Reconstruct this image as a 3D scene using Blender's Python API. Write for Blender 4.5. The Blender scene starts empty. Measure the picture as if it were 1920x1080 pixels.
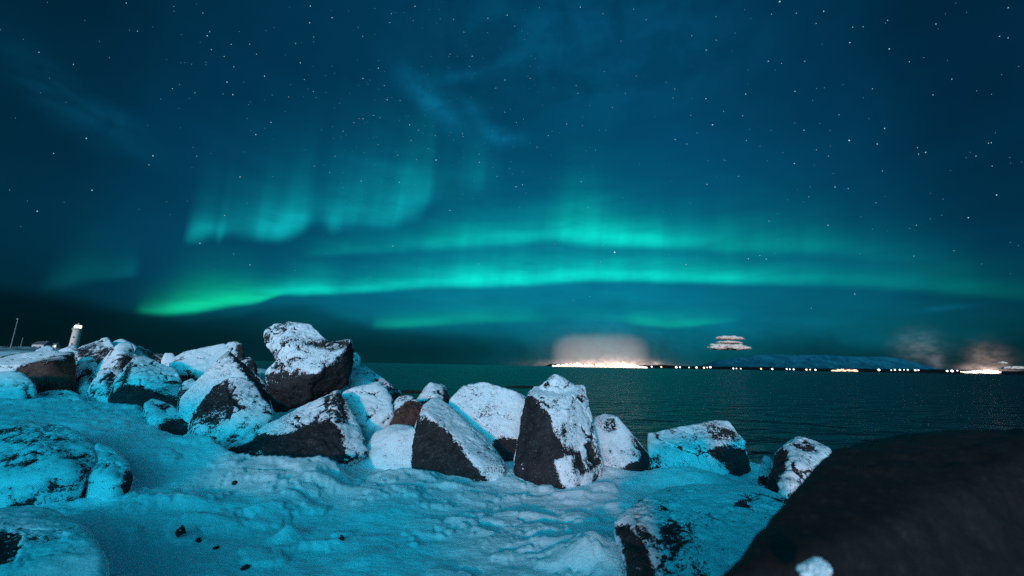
import bpy, bmesh, math, random
import numpy as np
from mathutils import Vector, Matrix

# ------------------------------------------------------------------ camera
sc = bpy.context.scene
COL = sc.collection
W_PX, H_PX, F_PX = 1920.0, 1080.0, 746.0
PITCH, ROLL = math.radians(11.02), math.radians(1.06)
CAM = np.array((0.0, 0.0, 1.5))
cam_d = bpy.data.cameras.new('camera')
cam = bpy.data.objects.new('camera', cam_d)
COL.objects.link(cam)
cam_d.sensor_width = 36.0
cam_d.lens = 36.0 * F_PX / W_PX
cam_d.clip_start, cam_d.clip_end = 0.05, 200000.0
RM = Matrix.Rotation(math.pi / 2 + PITCH, 4, 'X') @ Matrix.Rotation(ROLL, 4, 'Z')
cam.matrix_world = Matrix.Translation(CAM) @ RM
cam_d.dof.use_dof = True
cam_d.dof.focus_distance = 8.0
cam_d.dof.aperture_fstop = 1.8
sc.camera = cam
R3 = np.array(RM.to_3x3())

def D(px, py):
    """direction of the picture point (photo pixels), world space"""
    v = R3 @ np.array(((px - 960.0) / F_PX, (540.0 - py) / F_PX, -1.0))
    return v / np.linalg.norm(v)

def P(px, py, Y):
    """point at forward distance Y metres"""
    d = D(px, py)
    return CAM + d * (Y / d[1])

def G(px, py, z=0.0):
    d = D(px, py)
    return CAM + d * ((z - CAM[2]) / d[2])

def AZEL(px, py):
    d = D(px, py)
    return math.atan2(d[0], d[1]), math.asin(d[2])

def to_px(v):
    q = (v - CAM) @ R3
    w = np.maximum(-q[:, 2], 1e-4)
    return 960 + F_PX * q[:, 0] / w, 540 - F_PX * q[:, 1] / w

# ------------------------------------------------------------------ sky, moonlight
MOON_EL, MOON_AZ = math.radians(8.5), math.radians(-165.0)      # low, behind the camera, a little left
world = bpy.data.worlds.new('World')
sc.world = world
world.use_nodes = True
wt = world.node_tree
for n in list(wt.nodes):
    wt.nodes.remove(n)

class NB:
    """small builder for node graphs"""
    def __init__(s, nt): s.nt = nt
    def node(s, t, **kw):
        n = s.nt.nodes.new(t)
        for k, v in kw.items(): setattr(n, k, v)
        return n
    def put(s, sock, v):
        if isinstance(v, bpy.types.NodeSocket): s.nt.links.new(v, sock)
        else: sock.default_value = v
    def m(s, op, a, b=0.0, c=0.0, clamp=False):
        n = s.node('ShaderNodeMath', operation=op, use_clamp=clamp)
        s.put(n.inputs[0], a); s.put(n.inputs[1], b); s.put(n.inputs[2], c)
        return n.outputs[0]
    def mr(s, v, a, b, c=0.0, d=1.0, smooth=True):
        n = s.node('ShaderNodeMapRange', interpolation_type='SMOOTHSTEP' if smooth else 'LINEAR')
        for i, x in enumerate((v, a, b, c, d)): s.put(n.inputs[i], x)
        return n.outputs[0]
    def comb(s, x, y, z=0.0):
        n = s.node('ShaderNodeCombineXYZ')
        s.put(n.inputs[0], x); s.put(n.inputs[1], y); s.put(n.inputs[2], z)
        return n.outputs[0]
    def noise(s, vec, scale, detail=3.0, rough=0.55, dist=0.0, dim='3D'):
        n = s.node('ShaderNodeTexNoise', noise_dimensions=dim)
        if vec is not None: s.nt.links.new(vec, n.inputs['Vector'])
        n.inputs['Scale'].default_value = scale
        n.inputs['Detail'].default_value = detail
        n.inputs['Roughness'].default_value = rough
        n.inputs['Distortion'].default_value = dist
        return n.outputs[0]
    def vmul(s, vec, t):
        n = s.node('ShaderNodeVectorMath', operation='MULTIPLY')
        s.put(n.inputs[0], vec); n.inputs[1].default_value = t
        return n.outputs[0]
    def vadd(s, a, b):
        n = s.node('ShaderNodeVectorMath', operation='ADD')
        s.put(n.inputs[0], a); s.put(n.inputs[1], b)
        return n.outputs[0]
    def mix(s, f, a, b, blend='MIX'):
        n = s.node('ShaderNodeMix', data_type='RGBA', blend_type=blend)
        s.put(n.inputs[0], f); s.put(n.inputs[6], a); s.put(n.inputs[7], b)
        return n.outputs[2]
    def scale(s, col, f):
        n = s.node('ShaderNodeVectorMath', operation='SCALE')
        s.put(n.inputs[0], col); s.put(n.inputs[3], f)
        return n.outputs[0]
    def curve(s, v, pts):
        n = s.node('ShaderNodeFloatCurve')
        c = n.mapping.curves[0]
        n.mapping.use_clip = False
        pts = sorted(pts)
        c.points[0].location = pts[0]; c.points[1].location = pts[-1]
        for p in pts[1:-1]: c.points.new(*p)
        n.mapping.update()
        s.put(n.inputs[1], v)
        return n.outputs[0]

w = NB(wt)
geo = w.node('ShaderNodeTexCoord')
vec = geo.outputs['Generated']
sep = w.node('ShaderNodeSeparateXYZ'); wt.links.new(vec, sep.inputs[0])
az = w.m('ARCTAN2', sep.outputs[0], sep.outputs[1])
el = w.m('ARCSINE', sep.outputs[2])
AZ0, AZ1 = -1.25, 1.25
U = w.mr(az, AZ0, AZ1, 0, 1, False)
def nu(a): return (a - AZ0) / (AZ1 - AZ0)

SKY_TINT = (0.0040, 0.168, 0.212)
SKY_STRENGTH = 1.0
sky = w.node('ShaderNodeTexSky', sky_type='NISHITA', sun_disc=False)
sky.sun_elevation = MOON_EL
sky.sun_rotation = math.radians(360) - abs(MOON_AZ) + 0.0
sky.air_density, sky.dust_density, sky.ozone_density = 0.12, 10.0, 2.0
base = w.vmul(sky.outputs[0], SKY_TINT)
# faint airglow that thickens towards the horizon all the way round
ag = w.m('POWER', w.m('SUBTRACT', 1.0, w.m('ABSOLUTE', sep.outputs[2])), 5.0)
base = w.vadd(base, w.scale((0.0010, 0.044, 0.060), ag))
# slow unevenness of thin cloud
cl = w.noise(w.vmul(vec, (1.0, 1.0, 2.2)), 2.6, 4, 0.55, 0.4)
base = w.scale(base, w.mr(cl, 0.25, 0.75, 0.78, 1.18, False))
# lens vignetting and natural unevenness put into the sky, darker towards both sides
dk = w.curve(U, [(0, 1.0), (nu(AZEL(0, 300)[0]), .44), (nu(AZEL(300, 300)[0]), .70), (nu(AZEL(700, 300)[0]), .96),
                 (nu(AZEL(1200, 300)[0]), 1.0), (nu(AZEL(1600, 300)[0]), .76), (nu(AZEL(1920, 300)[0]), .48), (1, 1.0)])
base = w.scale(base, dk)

NZ_PATCH = w.noise(w.comb(w.m('MULTIPLY', az, 0.5), w.m('MULTIPLY', el, 2.0), 9.1), 9.0, 4, 0.6)
NZ_WOB = w.noise(w.comb(az, w.m('MULTIPLY', el, 0.3), 2.2), 14.0, 2, 0.5)
NZ_STREAK = w.noise(w.comb(w.m('ADD', az, w.m('MULTIPLY', el, -0.12)), w.m('MULTIPLY', el, 0.12), 7.7), 17.0, 2.5, 0.5)
NZ_WISP = w.noise(w.comb(az, w.m('MULTIPLY', el, 1.6), 3.1), 9.0, 4, 0.6, .3)
NZ_FINE = w.noise(w.comb(az, w.m('MULTIPLY', el, 1.6), 8.1), 60.0, 3, 0.6)
def band(pts, color, sharp=0.30, streak=0.0, wob=0.0, seed=0.0, top=1.0, gain=1.25):
    """pts: (px, py of lower edge, glow height in px, brightness)"""
    e_p, h_p, i_p = [], [], []
    for px, py, h, I in pts:
        a, e = AZEL(px, py); _, e2 = AZEL(px, py - h)
        e_p.append((nu(a), e)); h_p.append((nu(a), e2 - e)); i_p.append((nu(a), I))
    e0 = w.curve(U, e_p); hh = w.m('MAXIMUM', w.curve(U, h_p), 0.004)
    I = w.m('MULTIPLY', w.m('MAXIMUM', w.curve(U, i_p), 0.0), gain)
    lo, hi = min(p[0] for p in i_p), max(p[0] for p in i_p)
    I = w.m('MULTIPLY', I, w.m('MULTIPLY', w.mr(U, lo, lo + .008), w.mr(U, hi, hi - .008)))
    if wob:
        nz = NZ_WOB
        e0 = w.m('ADD', e0, w.m('MULTIPLY', w.m('SUBTRACT', nz, 0.5), wob))
    t = w.m('DIVIDE', w.m('SUBTRACT', el, e0), hh)
    prof = w.m('MULTIPLY', w.mr(t, -sharp, sharp * 1.3), w.m('EXPONENT', w.m('MULTIPLY', w.m('MAXIMUM', t, 0.0), -1.75 * top)))
    val = w.m('MULTIPLY', prof, I)
    if streak:
        nz = NZ_STREAK
        val = w.m('MULTIPLY', val, w.mr(nz, 0.5 - .22, 0.5 + .22, 1.0 - streak, 1.0 + streak * .6))
    nz = NZ_PATCH
    val = w.m('MULTIPLY', val, w.mr(nz, 0.25, 0.75, 0.62, 1.30, False))
    return w.scale(color, val)

TEAL, GREEN, CYAN = (0.002, 0.78, 0.50), (0.003, 0.58, 0.24), (0.003, 0.40, 0.38)
layers = [
    # lowest bright arc: green on the left, teal further right
    band([(240, 585, 18, 0), (300, 588, 36, .45), (350, 584, 46, .8), (430, 572, 40, .95), (480, 566, 30, .8), (520, 554, 18, .45), (550, 548, 12, .05), (600, 545, 12, 0)], GREEN, .25, 0, .006, 1.0, 1.0, 1.7),
    band([(440, 550, 16, 0), (490, 549, 20, .18), (530, 550, 30, .55), (590, 550, 34, .8), (640, 548, 30, .5), (700, 545, 34, .8), (800, 537, 38, .75), (900, 534, 44, 1.0), (1000, 530, 44, .98),
          (1100, 524, 42, .95), (1250, 526, 40, .85), (1400, 530, 40, .58), (1500, 532, 44, .32), (1650, 536, 52, .19), (1800, 548, 60, .14), (1920, 558, 60, .07), (2200, 580, 60, .0)], TEAL, .26, .22, .006, 2.0),
    # middle arc
    band([(560, 482, 30, 0), (660, 474, 36, .16), (800, 466, 46, .28), (860, 460, 52, .42), (960, 454, 46, .45), (1040, 448, 52, .62), (1090, 452, 64, .95), (1140, 456, 60, .9), (1190, 458, 52, .90),
          (1225, 460, 50, .72), (1290, 463, 52, .46), (1350, 467, 56, .32), (1500, 470, 62, .22), (1650, 482, 60, .08), (1800, 492, 60, 0)], TEAL, .28, .22, .006, 3.0),
    # rayed curtain, upper left
    band([(335, 452, 40, 0), (356, 450, 56, .42), (385, 446, 64, .50), (398, 440, 64, .26), (412, 446, 70, .48), (430, 432, 74, .22), (465, 438, 80, .25), (490, 442, 72, .62), (535, 440, 74, .74), (575, 424, 80, .40),
          (600, 412, 84, .20), (622, 424, 86, .46), (650, 414, 90, .36), (690, 416, 92, .50), (730, 416, 92, .62), (760, 404, 92, .50), (790, 392, 100, .42), (806, 374, 105, .34), (824, 366, 100, .10), (850, 362, 95, .10), (890, 356, 90, .15), (915, 350, 90, .06), (950, 345, 90, 0)],
         CYAN, .28, .30, .012, 4.0, .95, 2.0),
    # low faint arc
    band([(690, 614, 16, 0), (722, 614, 24, .26), (790, 610, 24, .36), (880, 604, 26, .30), (980, 601, 26, .20), (1060, 598, 28, .08), (1160, 602, 24, .12), (1210, 608, 24, .42), (1270, 612, 22, .42), (1340, 606, 18, .2), (1400, 600, 14, 0)],
         GREEN, .32, 0, .006, 5.0, 1.0, 1.3),
    # faint patch far left
    band([(60, 545, 40, 0), (110, 536, 56, .10), (150, 526, 60, .15), (200, 520, 44, .15), (250, 516, 32, .22), (268, 515, 30, 0)], CYAN, .35, 0, .008, 6.0),
    # broad soft glow above the arcs
    band([(200, 620, 160, 0), (400, 600, 210, .07), (700, 605, 240, .18), (1000, 606, 250, .28), (1250, 608, 250, .24), (1500, 610, 230, .14), (1800, 620, 180, .07), (1920, 620, 150, .03), (2200, 620, 150, 0)], (0.002, .46, .47), .22, 0, 0, 7.0),
]
glow = layers[0]
for l in layers[1:]: glow = w.vadd(glow, l)

def blob(px, py, rx, ry, I, color, ang=0.0, ns=9.0, amt=0.7, seed=0.0, box=False, soft=1.0):
    a, e = AZEL(px, py)
    ax = abs(AZEL(px + rx, py)[0] - AZEL(px - rx, py)[0]) / 2
    ey = abs(AZEL(px, py + ry)[1] - AZEL(px, py - ry)[1]) / 2
    dx = w.m('SUBTRACT', az, a); dy = w.m('SUBTRACT', el, e)
    nz = NZ_FINE if ns > 20 else NZ_WISP
    if ang:
        c, s_ = math.cos(ang), math.sin(ang)
        dx2 = w.m('ADD', w.m('MULTIPLY', dx, c), w.m('MULTIPLY', dy, s_))
        dy = w.m('SUBTRACT', w.m('MULTIPLY', dy, c), w.m('MULTIPLY', dx, s_)); dx = dx2
    ux = w.m('DIVIDE', dx, ax); uy = w.m('DIVIDE', dy, ey)
    if box:
        wob = w.m('MULTIPLY', w.m('SUBTRACT', nz, 0.5), amt)
        q = w.m('ADD', w.m('ADD', w.m('POWER', w.m('ABSOLUTE', ux), 4.0), w.m('POWER', w.m('ABSOLUTE', uy), 3.2)), wob)
        v = w.m('MULTIPLY', w.mr(q, 1.0 + 1.5 * soft, 1.0 - 1.0 * soft), w.mr(uy, -1.0, 1.4, 1.25, .55, False))
        return w.m('MULTIPLY', v, I), color
    r2 = w.m('ADD', w.m('MULTIPLY', ux, ux), w.m('MULTIPLY', uy, uy))
    v = w.m('MULTIPLY', w.m('EXPONENT', w.m('MULTIPLY', r2, -1.0)), w.mr(nz, 0.3, 0.7, 1.0 - amt, 1.0 + amt * .6))
    return w.m('MULTIPLY', v, I), color

BLUE = (0.002, 0.085, 0.16)
for a in [(815, 195, 60, 26, .75, BLUE, -.5, 9, .7, 1.1), (900, 222, 50, 18, .35, BLUE, -.6, 9, .8, 2.2), (945, 255, 34, 14, .7, BLUE, .0, 14, .8, 3.3), (890, 135, 90, 14, .3, BLUE, .25, 8, .8, 4.4),
          (110, 180, 130, 40, .26, BLUE, -.55, 6, .8, 5.5), (230, 235, 90, 30, .2, BLUE, -.6, 6, .8, 6.6), (1050, 60, 260, 90, .28, BLUE, 0, 3, .7, 7.7), (1200, 160, 200, 60, .18, BLUE, 0, 3, .8, 8.8),
          (1770, 578, 50, 5, .35, BLUE, .05, 12, .7, 9.9), (1150, 640, 240, 55, .75, (0.001, .09, .125), 0, 6, .5, 10.1), (1680, 640, 140, 22, .5, (0.001, .09, .125), 0, 10, .6, 11.1), (1480, 615, 160, 22, .3, (0.001, .08, .125), 0, 10, .7, 12.1)]:
    v, c = blob(*a)
    glow = w.vadd(glow, w.scale(c, v))
skyc = w.vadd(base, glow)
# dark cloud bank low on the left
e_p, d_p = [], []
for px, py, dkn in [(0, 540, .55), (120, 560, .55), (250, 588, .58), (330, 600, .55), (450, 585, .50), (560, 575, .42), (700, 612, .45), (860, 628, .30), (1000, 640, .12), (1150, 650, 0), (1900, 650, 0)]:
    a, e = AZEL(px, py); e_p.append((nu(a), e)); d_p.append((nu(a), dkn))
e_p.insert(0, (0, e_p[0][1])); d_p.insert(0, (0, .6)); e_p.append((1, e_p[-1][1])); d_p.append((1, 0))
nz = w.noise(w.comb(az, w.m('MULTIPLY', el, 2.0), 5.0), 9.0, 4, .6)
edge = w.m('ADD', w.curve(U, e_p), w.m('MULTIPLY', w.m('SUBTRACT', nz, .5), .03))
dark = w.m('MULTIPLY', w.mr(w.m('SUBTRACT', el, edge), .016, -.016), w.m('MAXIMUM', w.curve(U, d_p), 0.0))
skyc = w.scale(skyc, w.m('SUBTRACT', 1.0, dark))
# light domes of the towns across the bay
for a in [(1124, 672, 76, 38, .56, (.46, .36, .34), 0, 40, 1.1, 21., True, 1.15), (1124, 678, 80, 40, .18, (.44, .34, .32), 0, 40, .5, 29., False), (1124, 685, 80, 7, .75, (.95, .60, .48), 0, 40, .5, 28., False), (1160, 682, 50, 11, .5, (.9, .56, .42), 0, 40, .5, 22., False),
          (1722, 652, 38, 26, .34, (.18, .17, .18), 0, 40, .6, 23., False), (1757, 680, 14, 14, .35, (.20, .18, .22), 0, 40, .6, 24., False),
          (1852, 676, 34, 24, .5, (.36, .24, .21), 0, 40, .6, 25., False), (1848, 692, 40, 7, .9, (.6, .42, .36), 0, 40, .5, 26., False), (1233, 682, 9, 5, .7, (.45, .35, .3), 0, 40, .5, 27., False)]:
    v, c = blob(*a)
    skyc = w.vadd(skyc, w.scale(c, v))
bg = w.node('ShaderNodeBackground')
wt.links.new(skyc, bg.inputs['Color'])
bg.inputs['Strength'].default_value = SKY_STRENGTH
wo = w.node('ShaderNodeOutputWorld')
wt.links.new(bg.outputs[0], wo.inputs['Surface'])

sun_d = bpy.data.lights.new('moon', 'SUN')
sun_d.energy = 1.55
sun_d.angle = math.radians(3.5)
sun_d.color = (1.0, 0.28, 0.17)
sun = bpy.data.objects.new('moon', sun_d)
COL.objects.link(sun)
md = Vector((math.cos(MOON_EL) * math.sin(MOON_AZ), math.cos(MOON_EL) * math.cos(MOON_AZ), math.sin(MOON_EL)))
sun.rotation_euler = (-md).to_track_quat('-Z', 'Y').to_euler()
sun.location = md * 50

sc.view_settings.view_transform = 'Standard'
sc.view_settings.look = 'None'
sc.view_settings.exposure = 0.0
sc.view_settings.gamma = 1.0
sc.view_settings.use_curve_mapping = False
sc.cycles.sample_clamp_indirect = 1.5
sc.cycles.max_bounces = 6
sc.cycles.diffuse_bounces = 3
sc.cycles.glossy_bounces = 2
sc.cycles.use_denoising = False
world.cycles.sampling_method = 'MANUAL'
world.cycles.sample_map_resolution = 1024

# ------------------------------------------------------------------ helpers
rnd = random.Random(7)

def tag(o, label=None, cat=None, group=None, kind=None):
    if label: o['label'] = label
    if cat: o['category'] = cat
    if group: o['group'] = group
    if kind: o['kind'] = kind
    return o

def empty(name, loc, rotz=0.0):
    o = bpy.data.objects.new(name, None)
    o.empty_display_size = 0.2
    COL.objects.link(o)
    o.location = loc
    o.rotation_euler = (0, 0, rotz)
    return o

def mesh_np(name, verts, faces, mat, parent=None, loc=None, smooth=True, attrs=None):
    me = bpy.data.meshes.new(name)
    verts = np.ascontiguousarray(verts, dtype=np.float32)
    faces = np.ascontiguousarray(faces, dtype=np.int32)
    k = faces.shape[1]
    me.vertices.add(len(verts)); me.vertices.foreach_set('co', verts.ravel())
    me.loops.add(faces.size); me.loops.foreach_set('vertex_index', faces.ravel())
    me.polygons.add(len(faces))
    me.polygons.foreach_set('loop_start', np.arange(0, faces.size, k, dtype=np.int32))
    if smooth: me.polygons.foreach_set('use_smooth', np.ones(len(faces), dtype=bool))
    for an, av in (attrs or {}).items():
        a = me.attributes.new(an, 'FLOAT', 'POINT')
        a.data.foreach_set('value', np.ascontiguousarray(av, dtype=np.float32))
    me.update(calc_edges=True)
    me.materials.append(mat)
    o = bpy.data.objects.new(name, me)
    COL.objects.link(o)
    if parent is not None: o.parent = parent
    if loc is not None: o.location = loc
    return o

def bm_obj(name, bm, mat, parent=None, loc=None, smooth=False):
    me = bpy.data.meshes.new(name)
    bm.to_mesh(me); bm.free()
    if smooth:
        for p in me.polygons: p.use_smooth = True
    me.materials.append(mat)
    o = bpy.data.objects.new(name, me)
    COL.objects.link(o)
    if parent is not None: o.parent = parent
    if loc is not None: o.location = loc
    return o

# ---- vectorised 3-D gradient noise
def _hash(ix, iy, iz, seed):
    h = (ix.astype(np.int64) * 374761393 + iy.astype(np.int64) * 668265263 + iz.astype(np.int64) * 2147483647 + seed * 1274126177) & 0xFFFFFFFF
    h = ((h ^ (h >> 13)) * 1274126177) & 0xFFFFFFFF
    h = (h ^ (h >> 16)) & 0xFFFFFFFF
    h = (h * 2246822519) & 0xFFFFFFFF
    return ((h ^ (h >> 15)) & 0xFFFFFF) / float(0xFFFFFF)

def vnoise(p, seed=0):
    """value noise about -1..1 with quintic blending"""
    i = np.floor(p).astype(np.int64); f = p - i
    u = f * f * f * (f * (f * 6 - 15) + 10)
    r = 0.0
    for dx in (0, 1):
        wx = u[:, 0] if dx else 1 - u[:, 0]
        for dy in (0, 1):
            wy = u[:, 1] if dy else 1 - u[:, 1]
            for dz in (0, 1):
                wz = u[:, 2] if dz else 1 - u[:, 2]
                r = r + wx * wy * wz * _hash(i[:, 0] + dx, i[:, 1] + dy, i[:, 2] + dz, seed)
    return r * 2 - 1

_ROT = np.array(Matrix.Rotation(0.7, 3, Vector((0.4, 0.8, 0.45)).normalized()))
def fbm(p, seed=0, oct=3, gain=0.5):
    r, a = 0.0, 1.0
    q = np.array(p, dtype=np.float64)
    for k in range(oct):
        r = r + a * vnoise(q, seed + k * 17)
        a *= gain
        q = (q @ _ROT) * 2.03 + 11.3
    return r

def sstep(a, b, x):
    t = np.clip((x - a) / (b - a), 0, 1)
    return t * t * (3 - 2 * t)

def poly_sd(px, py, poly):
    """signed distance in px, positive inside"""
    d2 = np.full(px.shape, 1e18); ins = np.zeros(px.shape, bool)
    n = len(poly)
    for i in range(n):
        ax, ay = poly[i]; bx, by = poly[(i + 1) % n]
        ex, ey = bx - ax, by - ay
        t = np.clip(((px - ax) * ex + (py - ay) * ey) / (ex * ex + ey * ey + 1e-9), 0, 1)
        d2 = np.minimum(d2, (px - ax - t * ex) ** 2 + (py - ay - t * ey) ** 2)
        if ay != by:
            c = ((ay > py) != (by > py)) & (px < ex * (py - ay) / (by - ay) + ax)
            ins ^= c
    d = np.sqrt(d2)
    return np.where(ins, d, -d)

# ------------------------------------------------------------------ materials
def material(name):
    m = bpy.data.materials.new(name)
    m.use_nodes = True
    b = NB(m.node_tree)
    bs = m.node_tree.nodes['Principled BSDF']
    return m, b, bs

def simple(name, col, rough=0.7, spec=0.3, emis=None, es=0.0, nscale=0.0, namt=0.2):
    m, b, bs = material(name)
    bs.inputs['Base Color'].default_value = (*col, 1)
    bs.inputs['Roughness'].default_value = rough
    bs.inputs['Specular IOR Level'].default_value = spec
    if nscale:
        tc = b.node('ShaderNodeTexCoord').outputs['Object']
        n = b.noise(tc, nscale, 4, .6)
        c = b.mix(b.mr(n, .3, .7), (*[x * (1 - namt) for x in col], 1), (*[min(1, x * (1 + namt)) for x in col], 1))
        m.node_tree.links.new(c, bs.inputs['Base Color'])
    if emis:
        bs.inputs['Emission Color'].default_value = (*emis, 1)
        bs.inputs['Emission Strength'].default_value = es
        m.cycles.emission_sampling = 'NONE'
    return m

SNOW_A, SNOW_B = (0.82, 0.92, 0.96, 1), (0.90, 0.96, 0.98, 1)

def snow_rock(name, c1, c2, fine=1.0, speck=3.2, relief=.55):
    """weathered basalt with a snow crust where the 'snow' attribute says so"""
    m, b, bs = material(name)
    L = m.node_tree.links
    tc = b.node('ShaderNodeTexCoord').outputs['Object']
    oi = b.node('ShaderNodeObjectInfo').outputs['Random']
    off = b.comb(b.m('MULTIPLY', oi, 31.0), b.m('MULTIPLY', oi, 17.0), b.m('MULTIPLY', oi, 53.0))
    v = b.vadd(tc, off)
    at = b.node('ShaderNodeAttribute', attribute_name='snow').outputs['Fac']
    n1 = b.noise(v, 26.0 * fine, 4, .65, .6)
    n2 = b.noise(v, 70.0 * fine, 2, .6)
    sv = b.m('ADD', at, b.m('ADD', b.m('MULTIPLY', b.m('SUBTRACT', n1, .5), 1.5), b.m('MULTIPLY', b.m('SUBTRACT', n2, .5), .5)))
    n3 = b.noise(v, 48.0 * fine, 3, .7)
    cl = b.noise(v, 4.0, 3, .6)
    pep = b.mr(n3, b.mr(cl, .3, .7, .50, .68), b.mr(cl, .3, .7, .60, .78))
    sv = b.m('SUBTRACT', sv, b.m('MULTIPLY', pep, .62))
    crumb = b.m('MULTIPLY', b.mr(b.noise(v, 33.0 * fine, 2, .6), .64, .70), b.mr(at, -.75, -.25, 0.0, .75))
    sv = b.m('ADD', sv, crumb)
    fac = b.mr(sv, -.05, .10)
    # rock colour: mottled, with pores and pale mineral specks
    nr = b.noise(v, 5.0, 5, .65)
    nf = b.noise(v, 46.0, 3, .75)
    rc = b.mix(b.mr(nr, .3, .7), (*c1, 1), (*c2, 1))
    rc = b.mix(b.mr(nf, .35, .7), b.mix(.55, rc, (0.004, 0.004, 0.005, 1)), rc)
    rc = b.mix(b.mr(nf, .60, .70), rc, (*[x * speck for x in c2], 1))
    ns = b.noise(v, 12.0, 4, .6)
    scol = b.mix(b.mr(ns, .3, .7), SNOW_A, SNOW_B)
    thin = b.mr(sv, .10, .55, 1.0, 0.0)
    scol = b.mix(b.m('MULTIPLY', thin, .35), scol, (.40, .45, .50, 1))
    L.new(b.mix(fac, rc, scol), bs.inputs['Base Color'])
    L.new(b.m('ADD', b.m('MULTIPLY', fac, .12), .72), bs.inputs['Roughness'])
    bs.inputs['Specular IOR Level'].default_value = .25
    bh = b.m('ADD', b.m('MULTIPLY', b.noise(v, 38.0, 5, .7), .6), b.m('MULTIPLY', fac, .45))
    bh = b.m('ADD', bh, b.m('MULTIPLY', nf, .25))
    bp = b.node('ShaderNodeBump')
    bp.inputs['Strength'].default_value = relief
    bp.inputs['Distance'].default_value = .02
    L.new(bh, bp.inputs['Height']); L.new(bp.outputs[0], bs.inputs['Normal'])
    return m

M_BASALT = snow_rock('snowy_basalt', (.016, .016, .018), (.042, .041, .043))
M_BROWN = snow_rock('snowy_brown_rock', (.060, .027, .020), (.16, .075, .055), .8)
M_DARK = snow_rock('dark_basalt_painted_shade', (.013, .010, .009), (.022, .017, .015), 1.0, 1.3, .25)  # near boulder's shade put into a darker rock colour; skerries share it

def snow_material(name):
    m, b, bs = material(name)
    L = m.node_tree.links
    tc = b.node('ShaderNodeTexCoord').outputs['Object']
    n = b.noise(tc, 1.3, 5, .6)
    nf = b.noise(tc, 45.0, 3, .65)
    c = b.mix(b.mr(n, .3, .7), SNOW_A, SNOW_B)
    L.new(c, bs.inputs['Base Color'])
    bs.inputs['Roughness'].default_value = .62
    bs.inputs['Specular IOR Level'].default_value = .3
    h = b.m('ADD', b.m('MULTIPLY', nf, .5), b.m('MULTIPLY', b.noise(tc, 140.0, 2, .6), .35))
    h = b.m('ADD', h, b.m('MULTIPLY', b.noise(b.vmul(tc, (1.0, 2.6, 1.0)), 9.0, 4, .6), 1.2))
    bp = b.node('ShaderNodeBump')
    bp.inputs['Strength'].default_value = .6
    bp.inputs['Distance'].default_value = .018
    L.new(h, bp.inputs['Height']); L.new(bp.outputs[0], bs.inputs['Normal'])
    return m
M_SNOW = snow_material('snow')

def water_material():
    m, b, bs = material('sea_water')
    L = m.node_tree.links
    tc = b.node('ShaderNodeTexCoord').outputs['Object']
    bs.inputs['Base Color'].default_value = (.0004, .006, .007, 1)
    bs.inputs['Roughness'].default_value = .34
    bs.inputs['IOR'].default_value = 1.333
    a = b.noise(b.vmul(tc, (.55, 1.0, 1.0)), .42, 3, .5, .6)
    c = b.noise(b.vmul(tc, (.7, 1.0, 1.0)), 2.4, 2, .5, .3)
    h = b.m('ADD', b.m('MULTIPLY', a, 1.0), b.m('MULTIPLY', c, .10))
    bp = b.node('ShaderNodeBump')
    bp.inputs['Strength'].default_value = 1.0
    bp.inputs['Distance'].default_value = 1.1
    L.new(h, bp.inputs['Height']); L.new(bp.outputs[0], bs.inputs['Normal'])
    return m
M_WATER = water_material()

# ------------------------------------------------------------------ snow ground
SEA_Z = -2.6
gx = [G(265, 742, .35), G(285, 785, .3), G(330, 838, .15), G(395, 868, .05), G(470, 900, .0)]
EDGE_Y = np.array([p[1] for p in gx][::-1]); EDGE_X = np.array([p[0] for p in gx][::-1])
BUMPS = []          # (x, y, sx, sy, rot, h)
def bump(px, py, sx, sy, h, rot=0.0):
    g = G(px, py); BUMPS.append((g[0], g[1], sx, sy, rot, h))
bump(345, 822, .55, .55, -.22)
bump(1290, 905, .60, .35, .20)
bump(1120, 890, .40, .25, .13)
bump(715, 868, .35, .25, .10)
bump(230, 900, .8, .6, .12)
bump(60, 790, 1.6, .5, .12)
bump(540, 1005, .10, .12, .12)
bump(700, 1040, .20, .15, .05)
bump(640, 925, .45, .10, .06)
bump(1000, 965, .35, .07, .05)
bump(860, 975, .12, .05, .035)
bump(1030, 1020, .22, .06, .04)
bump(740, 895, .30, .10, .06)
bump(840, 915, .30, .06, .05)
bump(1080, 930, .40, .07, .05)
bump(330, 965, .5, .12, .07)
bump(380, 990, .25, .10, .05)
bump(1110, 1050, .22, .25, .18)
bump(80, 1020, .35, .3, .08)
for px_, py_ in ((740, 866), (560, 875), (440, 872), (850, 876), (920, 885), (1010, 900), (1090, 905), (1170, 895), (1290, 908), (690, 860)):
    bump(px_, py_, .42, .30, .055)

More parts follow.
